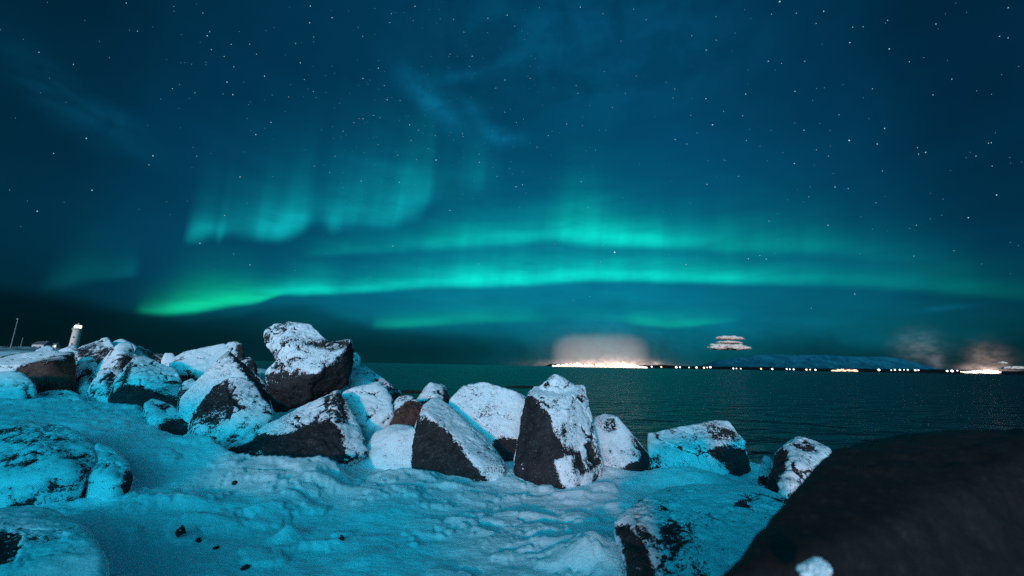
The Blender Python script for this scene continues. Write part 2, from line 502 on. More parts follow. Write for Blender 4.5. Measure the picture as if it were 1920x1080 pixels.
CREST_X = np.array([-60, -30, -14, -8, -5, -3, -1, 1, 3, 5, 8, 14, 40.])
CREST_Y = np.array([46, 34, 23, 16.5, 13, 10.5, 9.4, 8.2, 7.4, 6.6, 4.5, 1.0, -12.])
def ground_z(x, y, detail=True):
    x = np.asarray(x, float); y = np.asarray(y, float)
    z = np.zeros(x.shape)
    # raised snowfield on the left, ending in a soft lip above the rocks
    ex = np.interp(y, EDGE_Y, EDGE_X, left=EDGE_X[0] + 1.2, right=EDGE_X[-1] - 1.5)
    wob = 0.0
    lip = sstep(.30, -.35, x - ex) * sstep(3.2, 6.2, y) * sstep(19, 13, y)
    z = z + .36 * lip
    # far left the shore rises slowly
    z = z + sstep(16, 50, y) * sstep(-6, -20, x) * 2.2
    for bx, by, sx, sy, r, h in BUMPS:
        z = z + h * np.exp(-((x - bx) / sx) ** 2 - ((y - by) / sy) ** 2)
    # unseen bank behind the camera, added to shade the foreground; its crest is uneven
    z = z + sstep(-2.0, -6.0, y) * np.interp(x, [-40, -14, -11, -8, -6, -4.5, -2.5, -1, 1, 4, 12], [3.0, 3.8, 3.2, 2.6, 1.85, 1.7, 1.50, 1.58, 1.72, 1.5, 1.1])
    if detail:
        p = np.stack([x, y, np.zeros_like(x)], -1).reshape(-1, 3)
        n = .045 * fbm(p * .8, 3, 3) + .015 * fbm(p * np.array((1.8, 3.4, 1)), 5, 3) + .007 * fbm(p * np.array((7, 9, 1.)), 8, 3)
        n = n + .028 * sstep(.22, .60, fbm(p * np.array((2.6, 3.4, 1)), 11, 4, .6)) + .008 * sstep(.2, .5, fbm(p * np.array((9, 11, 1)), 14, 3)) * sstep(0, .4, fbm(p * 1.1, 17, 2))
        nb = .30 * fbm(p * .85, 21, 4, .6)
        z = z + n.reshape(x.shape) + nb.reshape(x.shape) * sstep(-2.5, -6.0, y)
    # seaward slope
    cy = np.interp(x, CREST_X, CREST_Y)
    d = y - cy
    z = z - np.clip(d, 0, None) ** 1.25 * .42 * np.where(x < -20, .15, 1.0)
    return np.maximum(z, SEA_Z - 3.0)

def build_ground():
    front = np.linspace(math.radians(-62), math.radians(62), 900)
    rest = np.linspace(math.radians(62), math.radians(298), 170)[1:-1]
    ang = np.concatenate([front, rest])
    r = np.concatenate([[.25, .5, .8], 1.0 * np.exp(np.linspace(0, math.log(70.0), 620))])
    Aa, Rr = np.meshgrid(ang, r)
    x = Rr * np.sin(Aa); y = Rr * np.cos(Aa)
    z = ground_z(x, y)
    na, nr = len(ang), len(r)
    v = np.stack([x, y, z], -1).reshape(-1, 3)
    i, j = np.meshgrid(np.arange(nr - 1), np.arange(na), indexing='ij')
    j2 = (j + 1) % na
    f = np.stack([i * na + j, i * na + j2, (i + 1) * na + j2, (i + 1) * na + j], -1).reshape(-1, 4)
    # leave out what lies deep under the sea
    keep = (z.reshape(-1)[f] > SEA_Z - 2.5).any(1)
    f = f[keep][:, ::-1]
    v = np.concatenate([v, [[0, 0, 0.0]]])
    return mesh_np('snow_ground', v, f, M_SNOW)
tag(build_ground(), 'snow covered ground of the breakwater sloping to the sea', kind='structure')

def sea():
    ang = np.linspace(0, 2 * math.pi, 97)[:-1]
    rr = np.array([0, 20, 60, 200, 800, 4000, 20000, 60000.])
    v = [(0, 0, 0)]
    for r in rr[1:]:
        for a in ang: v.append((r * math.sin(a), r * math.cos(a), 0))
    me = bpy.data.meshes.new('sea')
    n = len(ang); f = []
    for j in range(n): f.append((0, 1 + (j + 1) % n, 1 + j))
    for k in range(len(rr) - 2):
        for j in range(n):
            a = 1 + k * n
            f.append((a + j, a + (j + 1) % n, a + n + (j + 1) % n, a + n + j))
    me.from_pydata(v, [], f); me.materials.append(M_WATER)
    o = bpy.data.objects.new('sea', me); COL.objects.link(o); o.location = (0, 0, SEA_Z)
    tag(o, 'dark teal sea with small ripples reaching the horizon', kind='structure')
sea()

# ------------------------------------------------------------------ boulders
_ico = {}
def ico(n):
    if n not in _ico:
        bm = bmesh.new(); bmesh.ops.create_icosphere(bm, subdivisions=n, radius=1.0)
        v = np.array([x.co[:] for x in bm.verts]); f = np.array([[q.index for q in x.verts] for x in bm.faces])
        bm.free(); _ico[n] = (v / np.linalg.norm(v, axis=1, keepdims=True), f)
    return _ico[n]

def hull_planes(pts):
    bm = bmesh.new()
    for p in pts: bm.verts.new(p)
    bmesh.ops.convex_hull(bm, input=bm.verts)
    bmesh.ops.recalc_face_normals(bm, faces=bm.faces)
    c = np.mean(pts, axis=0)
    pl = []
    for f in bm.faces:
        n = np.array(f.normal[:]); a = f.calc_area()
        q = np.array(f.verts[0].co[:])
        if np.dot(q - c, n) < 0: n = -n
        pl.append([n, np.dot(q, n), a])
    bm.free()
    # merge nearly parallel faces
    out = []
    for n, d, a in sorted(pl, key=lambda t: -t[2]):
        if a < 1e-7: continue
        for o in out:
            if np.dot(o[0], n) > .9985: break
        else: out.append([n, d])
    return np.array([o[0] for o in out]), np.array([o[1] for o in out])

def boulder(label, hulls, T=.7, sink=.5, p=26, bare=(), cover=.35, up=.5, spk=.45, rough=1.0, thick=.022, sub=6, mat=None, seed=0, group='snow dusted boulders of the breakwater', cat='boulder', name='boulder', back=.8, wind=0.0, frac=1.35, chips=7):
    """hulls: lists of (px, py, distance) corner points that face the camera; the body behind gets thickness T"""
    mat = mat or M_BASALT
    rs = np.random.RandomState(seed + 1)
    p = p * 2.6; thick = thick * .5; cover = cover - .10
    allp = []
    for h in hulls:
        q = np.array([P(*a) for a in h])
        c = q.mean(0)
        d = (c - CAM); d[2] = 0; d /= np.linalg.norm(d)
        b = c + (q - c) * back + d * T
        b[:, 2] = np.minimum(b[:, 2], q[:, 2].max() - .02 * T) - .06 * T
        pts = [q, b]
        if sink > 0:
            lo = np.concatenate([c + (q - c) * .92, b]); lo[:, 2] = q[:, 2].min() - sink
            lo[:, :2] = c[:2] + d[:2] * T * .45 + (lo[:, :2] - c[:2] - d[:2] * T * .45) * .9
            pts.append(lo)
        allp.append(np.concatenate(pts))
    cen = np.mean([a[:].mean(0) for a in allp], axis=0)
    if len(allp) > 1:
        # a centre inside both lobes: walk from the first lobe's centre towards the shared mean
        best = None
        for t in np.linspace(0, 1, 21):
            cc = allp[0].mean(0) * (1 - t) + allp[1].mean(0) * t
            m_ = min((dd - nn @ cc).min() for nn, dd in [hull_planes(a) for a in allp])
            if best is None or m_ > best[0]: best = (m_, cc)
        cen = best[1]
    dirs, f = ico(sub)
    R = np.zeros(len(dirs)); Nn = np.zeros_like(dirs)
    size = 0
    for a in allp:
        n, d = hull_planes(a)
        dd = np.maximum(d - n @ cen, .03)
        # chipped corners
        ext = (a - cen)
        size = max(size, np.linalg.norm(ext, axis=1).mean())
        for k in range(chips):
            cn = rs.normal(size=3); cn /= np.linalg.norm(cn)
            sup = (ext @ cn).max()
            n = np.vstack([n, cn]); dd = np.append(dd, max(sup * rs.uniform(.93, 1.0), .03))
        q = np.clip(dirs @ n.T, 0, None) / dd[None, :]
        qp = q ** p
        s_ = qp.sum(1)
        r = s_ ** (-1.0 / p)
        nn = qp @ n; nn /= np.linalg.norm(nn, axis=1, keepdims=True) + 1e-9
        k = r > R
        R[k] = r[k]; Nn[k] = nn[k]
    v = cen + dirs * R[:, None]
    px, py = to_px(v)
    toc = CAM - v; toc /= np.linalg.norm(toc, axis=1, keepdims=True)
    facing = (toc * Nn).sum(1) > -.05
    dist = np.linalg.norm(cen - CAM)
    # snow value: > 0 snow, < 0 bare
    nz = fbm(v * 3.0 + seed * 3.1, seed + 40, 4, .6)
    nf = fbm(v * 11.0 + seed * 1.7, seed + 50, 3, .6)
    sv = cover + up * (Nn[:, 2] - .1) + spk * (.55 * nz + .55 * nf) + wind * Nn[:, 0]
    sv = sv - .9 * sstep(-.25, -.7, Nn[:, 2])
    for pol in bare:
        if isinstance(pol[0], (int, float)): k, pol = pol[0], pol[1]
        else: k = 1.0
        if k > .75:
            mx = max(q[1] for q in pol); pol = [(q[0], q[1] + (22 if q[1] > mx - 14 else 0)) for q in pol]
        sd = poly_sd(px, py, pol) + 4.0 * nz + 5.0 * nf
        if k > 0:
            sv = sv - facing * sstep(-7, 7, sd) * (1.15 * k + .2 * up)
        else:
            sv = sv + facing * sstep(-6, 6, sd) * (-k) * .9
    # fracture plates: each cell of the broken surface stands a little proud, sunk or tilted, with cracks between
    ncell = 46
    seeds = cen + (rs.normal(size=(ncell, 3)) * 1.0)
    seeds = cen + (seeds - cen) / np.linalg.norm(seeds - cen, axis=1, keepdims=True) * np.interp(rs.rand(ncell), [0, 1], [.6, 1.1])[:, None] * R.mean()
    vw = v + np.stack([fbm(v * (4 / max(size, .3)) + o_, seed + 120 + o_, 3) for o_ in (0, 7, 13)], -1) * .10 * size
    d2 = ((vw[:, None, :] - seeds[None]) ** 2 * np.array((1.0, 1.0, 1.9))).sum(-1)
    srt = np.argpartition(d2, 1, axis=1)[:, :2]
    ar = np.arange(len(v))
    a1, a2 = np.sqrt(d2[ar, srt[:, 0]]), np.sqrt(d2[ar, srt[:, 1]])
    swap = a1 > a2
    f1 = np.where(swap, a2, a1); f2 = np.where(swap, a1, a2)
    cid = np.where(swap, srt[:, 1], srt[:, 0])
    off = rs.uniform(-1, 1, ncell)[cid]
    tilt = ((v - seeds[cid]) * rs.normal(size=(ncell, 3))[cid]).sum(1) / (R.mean() + 1e-6)
    crack = sstep(.035, .0, (f2 - f1) / size) * (fbm(v * 2.5, seed + 130, 2) > -.15)
    plate = (.55 * off + .9 * np.clip(tilt, -1, 1)) * .020 * size * frac
    sv = sv - .55 * crack * frac - .25 * np.clip(off, 0, 1) * frac * (fbm(v * 5.0, seed + 140, 2) > 0)
    sv = np.clip(sv, -.9, .9)
    # relief
    lum = fbm(v * (2.2 / max(size, .3)) + 5 * seed, seed + 60, 3, .55)
    rid = 1 - np.abs(fbm(v * (5.0 / max(size, .3)) + 7 * seed, seed + 70, 3, .5)) * 1.6
    fin = fbm(v * 16.0 + seed, seed + 80, 3, .6)
    bar = sstep(.15, -.25, sv)
    disp = rough * size * (.018 * lum + .014 * (rid - .5)) + rough * (.009 * fin) * (.6 + .7 * bar) + plate - .014 * size * frac * crack
    vr = v + Nn * disp[:, None]
    snd = thick * sstep(-.1, .75, sv) * (1 + .5 * fbm(v * 4.0, seed + 90, 2)) - .010 * sstep(.05, -.12, sv) + .004 * sstep(-.05, .05, sv)
    vs = v + Nn * (disp * (1 - .35 * sstep(.0, .6, sv)) + snd)[:, None]
    gz = ground_z(v[:, 0], v[:, 1], False) - .25
    above = v[:, 2] > gz
    fr = f[above[f].any(1)]
    fs = f[(sv[f] > -.12).any(1) & above[f].any(1)]
    def compact(vv, ff):
        ids, inv = np.unique(ff, return_inverse=True)
        return vv[ids], inv.reshape(ff.shape), ids
    org = np.array((cen[0], cen[1], max(v[:, 2].min(), ground_z(np.array([cen[0]]), np.array([cen[1]]), False)[0])))
    if len(fr) < 50: fr = f[above[f].any(1)]
    v1, f1, i1 = compact(vr, fr)
    root = empty(name, org)
    tag(root, label, cat, group)
    mesh_np('rock_body', v1 - org, f1, mat, root, attrs={'snow': sv[i1]})
    if len(fs) > 30:
        v2, f2, i2 = compact(vs, fs)
        mesh_np('snow_cover', v2 - org, f2, mat, root, attrs={'snow': sv[i2]})
    return root

# --- the big leaning boulder in the middle left
boulder('biggest boulder, leaning with a knobbly snowy head and a dark undercut side',
        [[(494, 700, 7.9), (500, 738, 7.7), (515, 778, 7.9), (580, 755, 7.75), (652, 728, 8.0), (664, 690, 8.2), (661, 634, 8.2), (640, 640, 8.4), (560, 655, 8.1), (592, 702, 7.35), (650, 655, 7.75), (525, 672, 7.9)],
         [(497, 622, 8.3), (512, 610, 8.4), (548, 603, 8.4), (583, 609, 8.4), (615, 640, 8.2), (590, 690, 7.7), (540, 700, 7.6), (512, 668, 8.0), (500, 650, 8.2), (545, 640, 7.9)]],
        T=.9, sink=0, p=22, bare=[[(495, 728), (540, 716), (600, 705), (640, 672), (664, 640), (668, 700), (650, 740), (515, 785), (505, 760)], (.45, [(495, 705), (560, 690), (600, 715), (510, 750)]), (.5, [(560, 640), (655, 630), (660, 650), (620, 660)])],
        cover=.42, up=.25, spk=.5, rough=1.25, sub=7, seed=1)
boulder('smooth grey pyramid shaped boulder left of the big leaning boulder',
        [[(427, 654, 9.0), (336, 748, 8.2), (352, 810, 7.7), (470, 800, 7.6), (512, 775, 7.9), (500, 722, 8.6), (484, 712, 9.1)]],
        T=1.0, sink=.4, p=40, bare=[[(425, 650), (432, 662), (505, 742), (515, 735), (440, 650)]], cover=.50, up=.1, spk=.25, rough=.6, sub=7, seed=2, frac=.5)
boulder('rounded boulder with a black streaked shoulder in front of the grey pyramid',
        [[(402, 722, 7.6), (428, 706, 7.6), (470, 710, 7.7), (490, 738, 7.5), (516, 778, 7.2), (470, 800, 6.9), (372, 835, 6.6), (348, 820, 6.9), (360, 780, 7.0), (420, 740, 7.1)]],
        T=.8, sink=.4, p=18, bare=[(.6, [(396, 720), (424, 706), (432, 732), (444, 758), (422, 790), (396, 806), (372, 786), (350, 800), (356, 775), (386, 745)])], cover=.42, up=.15, spk=.55, rough=1.3, sub=7, seed=3)
boulder('long wedge boulder with a speckled dark face at the snow edge below the big boulder',
        [[(392, 857, 6.25), (480, 815, 6.5), (520, 786, 6.8), (636, 730, 7.1), (655, 765, 6.9), (672, 805, 6.6), (696, 842, 6.3), (655, 862, 5.95), (560, 868, 5.8), (505, 888, 5.65), (430, 868, 5.9), (628, 790, 6.3), (560, 800, 6.35)]],
        T=.7, sink=.4, p=30, bare=[(1., [(388, 860), (440, 838), (475, 828), (480, 815), (540, 812), (585, 795), (620, 782), (632, 800), (640, 845), (657, 860), (560, 870), (505, 892), (440, 874)]), (-.55, [(575, 812), (625, 775), (632, 792), (590, 815)]), (-.6, [(460, 845), (490, 842), (492, 850), (462, 852)]), (.55, [(605, 742), (640, 735), (655, 790), (630, 790), (612, 775)])],
        cover=.45, up=.1, spk=.45, sub=7, seed=4)
boulder('snow crusted block just right of the big leaning boulder',
        [[(642, 735, 7.6), (660, 728, 7.8), (712, 716, 7.9), (733, 742, 7.7), (738, 775, 7.3), (690, 805, 7.0), (655, 775, 7.1)]], T=.8, sink=.5, p=26, cover=.6, up=.1, spk=.35, sub=6, seed=5)
boulder('snow dusted slope stone behind the block right of the big boulder',
        [[(655, 692, 9.0), (676, 680, 9.3), (700, 695, 9.2), (730, 722, 9.0), (757, 740, 8.8), (735, 760, 8.4), (660, 750, 8.5)]], T=.8, sink=.5, p=22, bare=[(.7, [(725, 725), (760, 738), (740, 755), (728, 742)])], cover=.35, up=.2, spk=.55, sub=6, seed=6)
boulder('small icy knob peeking out behind the right shoulder of the big boulder',
        [[(650, 668, 9.9), (668, 660, 10.0), (677, 672, 9.9), (672, 690, 9.8), (650, 692, 9.7)]], T=.4, sink=.4, p=14, cover=.2, up=.3, spk=.6, sub=5, seed=7)
boulder('flat snow plastered block between the speckled wedge and the dark faced wedge',
        [[(686, 838, 6.5), (702, 812, 6.7), (738, 797, 6.75), (779, 802, 6.5), (742, 812, 6.35), (782, 835, 6.3), (775, 868, 6.05), (700, 862, 6.1), (720, 830, 6.4)]], T=.6, sink=.4, p=18, cover=.8, up=.1, spk=.2, rough=.7, sub=6, seed=8, frac=.5)
boulder('small half bare reddish stone in the gap between the snowy blocks',
        [[(720, 788, 7.5), (732, 760, 7.6), (748, 742, 7.8), (774, 742, 7.7), (796, 765, 7.4), (790, 800, 7.1), (735, 800, 7.1), (760, 770, 7.2)]], T=.5, sink=.5, p=18, bare=[(.9, [(718, 780), (745, 772), (768, 755), (800, 760), (800, 805), (720, 805)])], cover=.2, up=.3, spk=.5, sub=6, seed=9, mat=M_BROWN)
boulder('small snow capped stone on the skyline left of the pale slab',
        [[(780, 752, 8.6), (790, 735, 8.7), (808, 717, 8.9), (834, 722, 8.9), (843, 745, 8.6), (825, 765, 8.3), (785, 765, 8.3), (815, 740, 8.3)]], T=.6, sink=.5, p=24, bare=[(.8, [(832, 728), (846, 742), (842, 758), (834, 748)])], cover=.4, up=.1, spk=.5, sub=6, seed=10)
boulder('wedge boulder with a smooth dark triangular face and a snowy sloping back',
        [[(792, 762, 6.7), (814, 745, 7.0), (832, 750, 7.0), (872, 790, 6.8), (902, 812, 6.6), (935, 850, 6.2), (957, 888, 5.7), (908, 878, 5.55), (770, 864, 6.0), (778, 800, 6.4), (800, 775, 6.35), (858, 838, 5.85)]],
        T=.6, sink=.4, p=38, bare=[[(776, 782), (797, 778), (832, 802), (864, 842), (910, 880), (770, 868), (774, 815)], (-.5, [(783, 775), (800, 770), (815, 790), (805, 800)])], cover=.55, up=.1, spk=.35, rough=.8, sub=7, seed=11, frac=.5)
boulder('broad pale slab completely crusted with snow behind the tall boulder',
        [[(842, 750, 7.4), (868, 723, 7.6), (905, 716, 7.6), (946, 728, 7.5), (989, 741, 7.4), (985, 800, 7.1), (968, 872, 6.7), (930, 872, 6.6), (880, 800, 7.0)]],
        T=.8, sink=.3, p=30, bare=[(.9, [(925, 828), (945, 818), (970, 826), (970, 875), (930, 870)])], cover=.55, up=.0, spk=.25, rough=.6, sub=7, seed=12, frac=.5)
boulder('tallest upright boulder with a dark left face and snow capped top',
        [[(990, 738, 6.1), (1002, 726, 6.3), (1060, 728, 6.4), (1096, 724, 6.3), (1102, 762, 6.1), (1110, 800, 5.95), (1132, 875, 5.7), (1085, 912, 5.35), (1052, 912, 5.3), (1000, 898, 5.45), (962, 882, 5.75), (974, 810, 5.9), (1010, 745, 5.8), (1050, 800, 5.5), (1075, 742, 5.9)],
         [(1008, 730, 6.2), (1026, 713, 6.25), (1041, 701, 6.2), (1060, 711, 6.25), (1082, 728, 6.2), (1060, 800, 5.75), (1020, 800, 5.9), (1045, 730, 6.0)]],
        T=.7, sink=.4, p=34, bare=[[(988, 742), (1003, 745), (1020, 775), (1038, 805), (1058, 850), (1040, 862), (1052, 915), (1000, 905), (955, 885), (975, 800)], (-.6, [(1014, 862), (1030, 856), (1060, 880), (1060, 905), (1040, 890)]), (.15, [(1040, 800), (1115, 800), (1130, 880), (1060, 900)]), (.2, [(1010, 745), (1050, 745), (1050, 800), (1030, 790)])],
        cover=.42, up=.3, spk=.55, rough=1.0, sub=7, seed=13)
boulder('slanted boulder with a grey snow face right of the tallest boulder',
        [[(1103, 800, 6.5), (1114, 783, 6.7), (1134, 776, 6.8), (1156, 781, 6.7), (1178, 808, 6.6), (1200, 864, 6.15), (1140, 884, 5.95), (1118, 840, 6.2), (1217, 852, 6.4), (1214, 894, 6.1), (1150, 894, 5.95)]],
        T=.6, sink=.4, p=34, bare=[[(1140, 886), (1170, 876), (1196, 866), (1202, 855), (1186, 818), (1220, 850), (1222, 900), (1140, 898)], (.6, [(1132, 790), (1150, 785), (1158, 800), (1145, 810), (1134, 805)])], cover=.5, up=.1, spk=.35, rough=.7, sub=6, seed=14, frac=.5)
boulder('low flat topped boulder half buried in a drift on the right',
        [[(1214, 813, 6.9), (1320, 797, 7.1), (1345, 788, 7.1), (1366, 791, 7.1), (1396, 828, 6.8), (1411, 888, 6.5), (1380, 905, 6.1), (1300, 910, 6.0), (1218, 900, 6.0), (1216, 850, 6.4), (1330, 838, 6.4), (1270, 850, 6.3)]],
        T=.7, sink=.3, p=34, bare=[[(1326, 842), (1348, 836), (1400, 842), (1416, 888), (1390, 895), (1362, 872)], (.4, [(1318, 795), (1345, 785), (1395, 820), (1385, 830), (1340, 828), (1325, 815)]), (.5, [(1215, 855), (1240, 852), (1240, 895), (1216, 905)])],
        cover=.5, up=.1, spk=.4, rough=.8, sub=7, seed=15)
boulder('snowy boulder with a black patch whose right side dips behind the dark foreground rock',
        [[(1456, 848, 4.3), (1464, 838, 4.4), (1482, 826, 4.5), (1502, 821, 4.5), (1560, 838, 4.3), (1560, 900, 3.9), (1480, 960, 3.5), (1435, 955, 3.6), (1440, 915, 3.9), (1490, 870, 3.9)]],
        T=.5, sink=.5, p=20, bare=[(.95, [(1448, 862), (1466, 842), (1476, 850), (1472, 880), (1450, 905), (1432, 915), (1440, 890)]), (.4, [(1480, 828), (1520, 832), (1530, 850), (1490, 845)])], cover=.5, up=.1, spk=.5, sub=7, seed=16)
boulder('thin upright snowy stone against the water left of the black patched boulder',
        [[(1429, 860, 4.9), (1432, 853, 5.0), (1448, 856, 5.0), (1452, 880, 4.8), (1440, 905, 4.6), (1424, 900, 4.6), (1420, 912, 4.5), (1440, 918, 4.4)]], T=.3, sink=.4, p=20, bare=[(.4, [(1420, 895), (1450, 870), (1455, 900), (1425, 915)])], cover=.4, up=.2, spk=.5, sub=5, seed=17)
boulder('speckled foreground boulder with a black left flank beside the dark rock',
        [[(1150, 990, 3.0), (1166, 965, 3.1), (1210, 940, 3.3), (1262, 929, 3.4), (1330, 933, 3.4), (1420, 926, 3.5), (1475, 930, 3.5), (1520, 985, 2.9), (1450, 1120, 2.3), (1300, 1120, 2.2), (1195, 1110, 2.25), (1180, 1010, 2.75), (1240, 985, 2.85)]],
        T=.6, sink=.5, p=18, bare=[[(1152, 988), (1178, 985), (1205, 1020), (1225, 1090), (1180, 1110), (1170, 1030)], (.36, [(1185, 950), (1250, 945), (1310, 975), (1300, 1010), (1270, 1040), (1300, 1080), (1215, 1090), (1190, 1000)]), (.6, [(1370, 945), (1405, 932), (1428, 938), (1395, 955)])],
        cover=.55, up=.15, spk=.55, rough=1.1, sub=7, seed=18, thick=.02, frac=.6)
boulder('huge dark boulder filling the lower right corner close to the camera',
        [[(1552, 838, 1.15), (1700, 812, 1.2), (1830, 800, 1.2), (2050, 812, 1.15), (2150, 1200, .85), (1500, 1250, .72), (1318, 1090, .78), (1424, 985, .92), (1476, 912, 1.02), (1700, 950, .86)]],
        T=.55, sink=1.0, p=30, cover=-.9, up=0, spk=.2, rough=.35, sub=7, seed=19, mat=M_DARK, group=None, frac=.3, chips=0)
# left foreground
boulder('broad low dome boulder flecked with black at the left edge',
        [[(-60, 800, 4.8), (0, 788, 5.0), (70, 793, 5.1), (125, 800, 5.1), (165, 822, 4.9), (187, 862, 4.5), (160, 890, 4.2), (40, 905, 4.0), (-80, 900, 4.0), (70, 840, 4.4)]], T=.9, sink=.4, p=16,
        bare=[(.22, [(-60, 795), (100, 800), (165, 830), (185, 865), (150, 875), (100, 850), (40, 890), (-60, 880)])], cover=.5, up=.1, spk=.6, sub=7, seed=20, rough=.9, frac=.5)
boulder('small snow wrapped stone with a bare black tip right of the left dome boulder',
        [[(180, 832, 4.8), (205, 840, 4.8), (238, 868, 4.6), (250, 898, 4.35), (215, 905, 4.2), (170, 890, 4.3)]], T=.4, sink=.3, p=14, bare=[[(234, 885), (246, 876), (258, 902), (232, 902)]], cover=.85, up=.1, spk=.1, rough=.6, sub=6, seed=21)
boulder('snow buried boulder with black holes in the lower left corner',
        [[(-80, 985, 2.9), (0, 972, 3.1), (80, 975, 3.1), (150, 1000, 2.9), (200, 1045, 2.6), (190, 1120, 2.3), (-80, 1120, 2.25)]], T=.6, sink=.4, p=12,
        bare=[(.85, [(-20, 1000), (20, 998), (40, 1010), (25, 1035), (-20, 1040)]), (.3, [(20, 985), (120, 1000), (180, 1040), (120, 1060), (60, 1060)])], cover=.75, up=.1, spk=.45, sub=7, seed=22, rough=.7, frac=.4)
# left middle distance
boulder('brown faced boulder under a snow cap in the left middle distance',
        [[(-40, 690, 12.0), (0, 668, 13.2), (40, 660, 13.6), (100, 658, 13.4), (141, 659, 13.0), (146, 688, 12.6), (138, 724, 12.3), (75, 726, 11.9), (35, 700, 11.9), (92, 678, 12.0)]], T=1.4, sink=.5, p=36,
        bare=[[(25, 692), (90, 678), (120, 674), (148, 662), (150, 730), (75, 732), (55, 708)]], cover=.6, up=.2, spk=.3, rough=.7, sub=6, seed=23, mat=M_BROWN)
boulder('rounded snow mound stone at the left edge below the brown boulder',
        [[(-30, 705, 10.8), (5, 696, 11.0), (35, 696, 11.0), (60, 712, 10.8), (72, 735, 10.3), (55, 760, 9.8), (-30, 765, 9.7)]], T=.9, sink=.4, p=12, bare=[(.8, [(42, 725), (55, 720), (62, 742), (46, 740)])], cover=.75, up=.1, spk=.25, rough=.7, sub=6, seed=24)
boulder('pale snowy stone on the skyline left of the lighthouse',
        [[(60, 664, 19), (72, 655, 19.5), (90, 648, 20), (102, 653, 19.7), (102, 668, 19), (70, 670, 18.8)]], T=1.2, sink=.8, p=26, cover=.7, up=.1, spk=.3, sub=5, seed=25)
boulder('white wedge of snow on a stone at the foot of the lighthouse',
        [[(98, 664, 17), (120, 655, 17.3), (138, 645, 17.5), (147, 655, 17.2), (147, 670, 16.8), (105, 670, 16.7)]], T=1.0, sink=.8, p=28, bare=[(.6, [(128, 648), (146, 652), (148, 668), (140, 660)])], cover=.6, up=.1, spk=.3, sub=5, seed=26)
boulder('dark streaky boulder just right of the lighthouse',
        [[(138, 660, 15.5), (158, 646, 16), (188, 636, 16.2), (206, 634, 16.2), (216, 650, 15.8), (190, 690, 15), (150, 684, 15)]], T=1.4, sink=.8, p=20, bare=[(.55, [(145, 655), (185, 640), (212, 655), (190, 690), (150, 685)])], cover=.45, up=.15, spk=.6, rough=1.4, sub=6, seed=27)
boulder('round snowy knob on the skyline behind the dark streaky boulder',
        [[(180, 645, 17.5), (192, 634, 17.8), (204, 632, 17.8), (212, 643, 17.5), (205, 655, 17.2), (185, 655, 17.2)]], T=.8, sink=.8, p=12, cover=.6, up=.1, spk=.3, sub=5, seed=28)
boulder('shadowy blue stone wedged below the dark streaky boulder',
        [[(140, 690, 13.8), (150, 672, 14), (172, 668, 14.2), (186, 690, 13.8), (178, 715, 13.2), (142, 715, 13.2)]], T=.9, sink=.6, p=24, cover=.5, up=.2, spk=.4, sub=5, seed=29)
boulder('angular blue boulder with a bright snowy left ridge on the skyline',
        [[(160, 728, 12.8), (178, 692, 13.4), (215, 652, 14), (224, 642, 14.3), (246, 641, 14.4), (254, 655, 14), (262, 690, 13.4), (225, 728, 12.6), (225, 665, 13.3)]], T=1.2, sink=.5, p=34, bare=[(.45, [(240, 650), (256, 655), (240, 690), (225, 690)])], cover=.5, up=.3, spk=.3, sub=6, seed=30)
boulder('split boulder with a black speckled foot behind the snow lip',
        [[(202, 745, 10.4), (215, 712, 10.9), (250, 670, 11.4), (264, 663, 11.5), (330, 694, 11.2), (346, 720, 10.7), (350, 775, 9.8), (275, 772, 9.7), (205, 758, 10.0), (248, 690, 10.7)]], T=1.1, sink=.5, p=36,
        bare=[(1., [(196, 712), (206, 705), (214, 738), (240, 722), (290, 735), (345, 748), (352, 785), (204, 765)]), (.8, [(243, 680), (252, 680), (214, 740), (208, 735)]), (-.4, [(260, 740), (330, 735), (345, 760), (300, 758)])], cover=.45, up=.2, spk=.45, sub=7, seed=31)
boulder('dark ridge of stone running down behind the split boulder',
        [[(252, 655, 14.6), (258, 646, 14.8), (275, 654, 14.7), (300, 668, 14.4), (335, 695, 14), (330, 712, 13.5), (262, 690, 13.7)]], T=.8, sink=.6, p=24, bare=[(.55, [(252, 648), (280, 655), (335, 695), (325, 705), (290, 680)])], cover=.35, up=.2, spk=.5, sub=6, seed=32)
boulder('small snowy stone at the left end of the long cyan slab',
        [[(303, 675, 14.2), (309, 661, 14.4), (325, 662, 14.4), (332, 675, 14.2), (325, 690, 13.8), (305, 690, 13.8)]], T=.6, sink=.7, p=24, cover=.7, up=.1, spk=.2, sub=5, seed=33)
boulder('long smooth cyan slab of snow on the skyline behind the grey pyramid',
        [[(317, 676, 12.7), (345, 660, 13), (380, 652, 13.2), (421, 644, 13.3), (436, 655, 13), (420, 685, 12.4), (375, 692, 12.2), (322, 690, 12.3)]], T=1.1, sink=.5, p=22, bare=[(.8, [(320, 690), (345, 686), (375, 690), (385, 700), (320, 702)])], cover=.75, up=.1, spk=.2, rough=.6, sub=6, seed=34)
boulder('small dark sided stone on top of the right end of the cyan slab',
        [[(418, 652, 13.2), (428, 643, 13.3), (442, 641, 13.3), (456, 645, 13.2), (459, 662, 13), (455, 672, 12.8), (425, 668, 12.8)]], T=.5, sink=.5, p=20, bare=[(.8, [(444, 645), (462, 645), (462, 675), (446, 668)])], cover=.4, up=.2, spk=.5, sub=5, seed=35)
boulder('rounded speckled stone beside the right edge of the grey pyramid',
        [[(443, 685, 10.9), (450, 672, 11.1), (468, 668, 11.2), (480, 680, 11), (484, 712, 10.6), (450, 712, 10.5)]], T=.7, sink=.7, p=16, bare=[(.7, [(464, 675), (482, 680), (488, 715), (466, 708)])], cover=.35, up=.2, spk=.5, sub=5, seed=36)
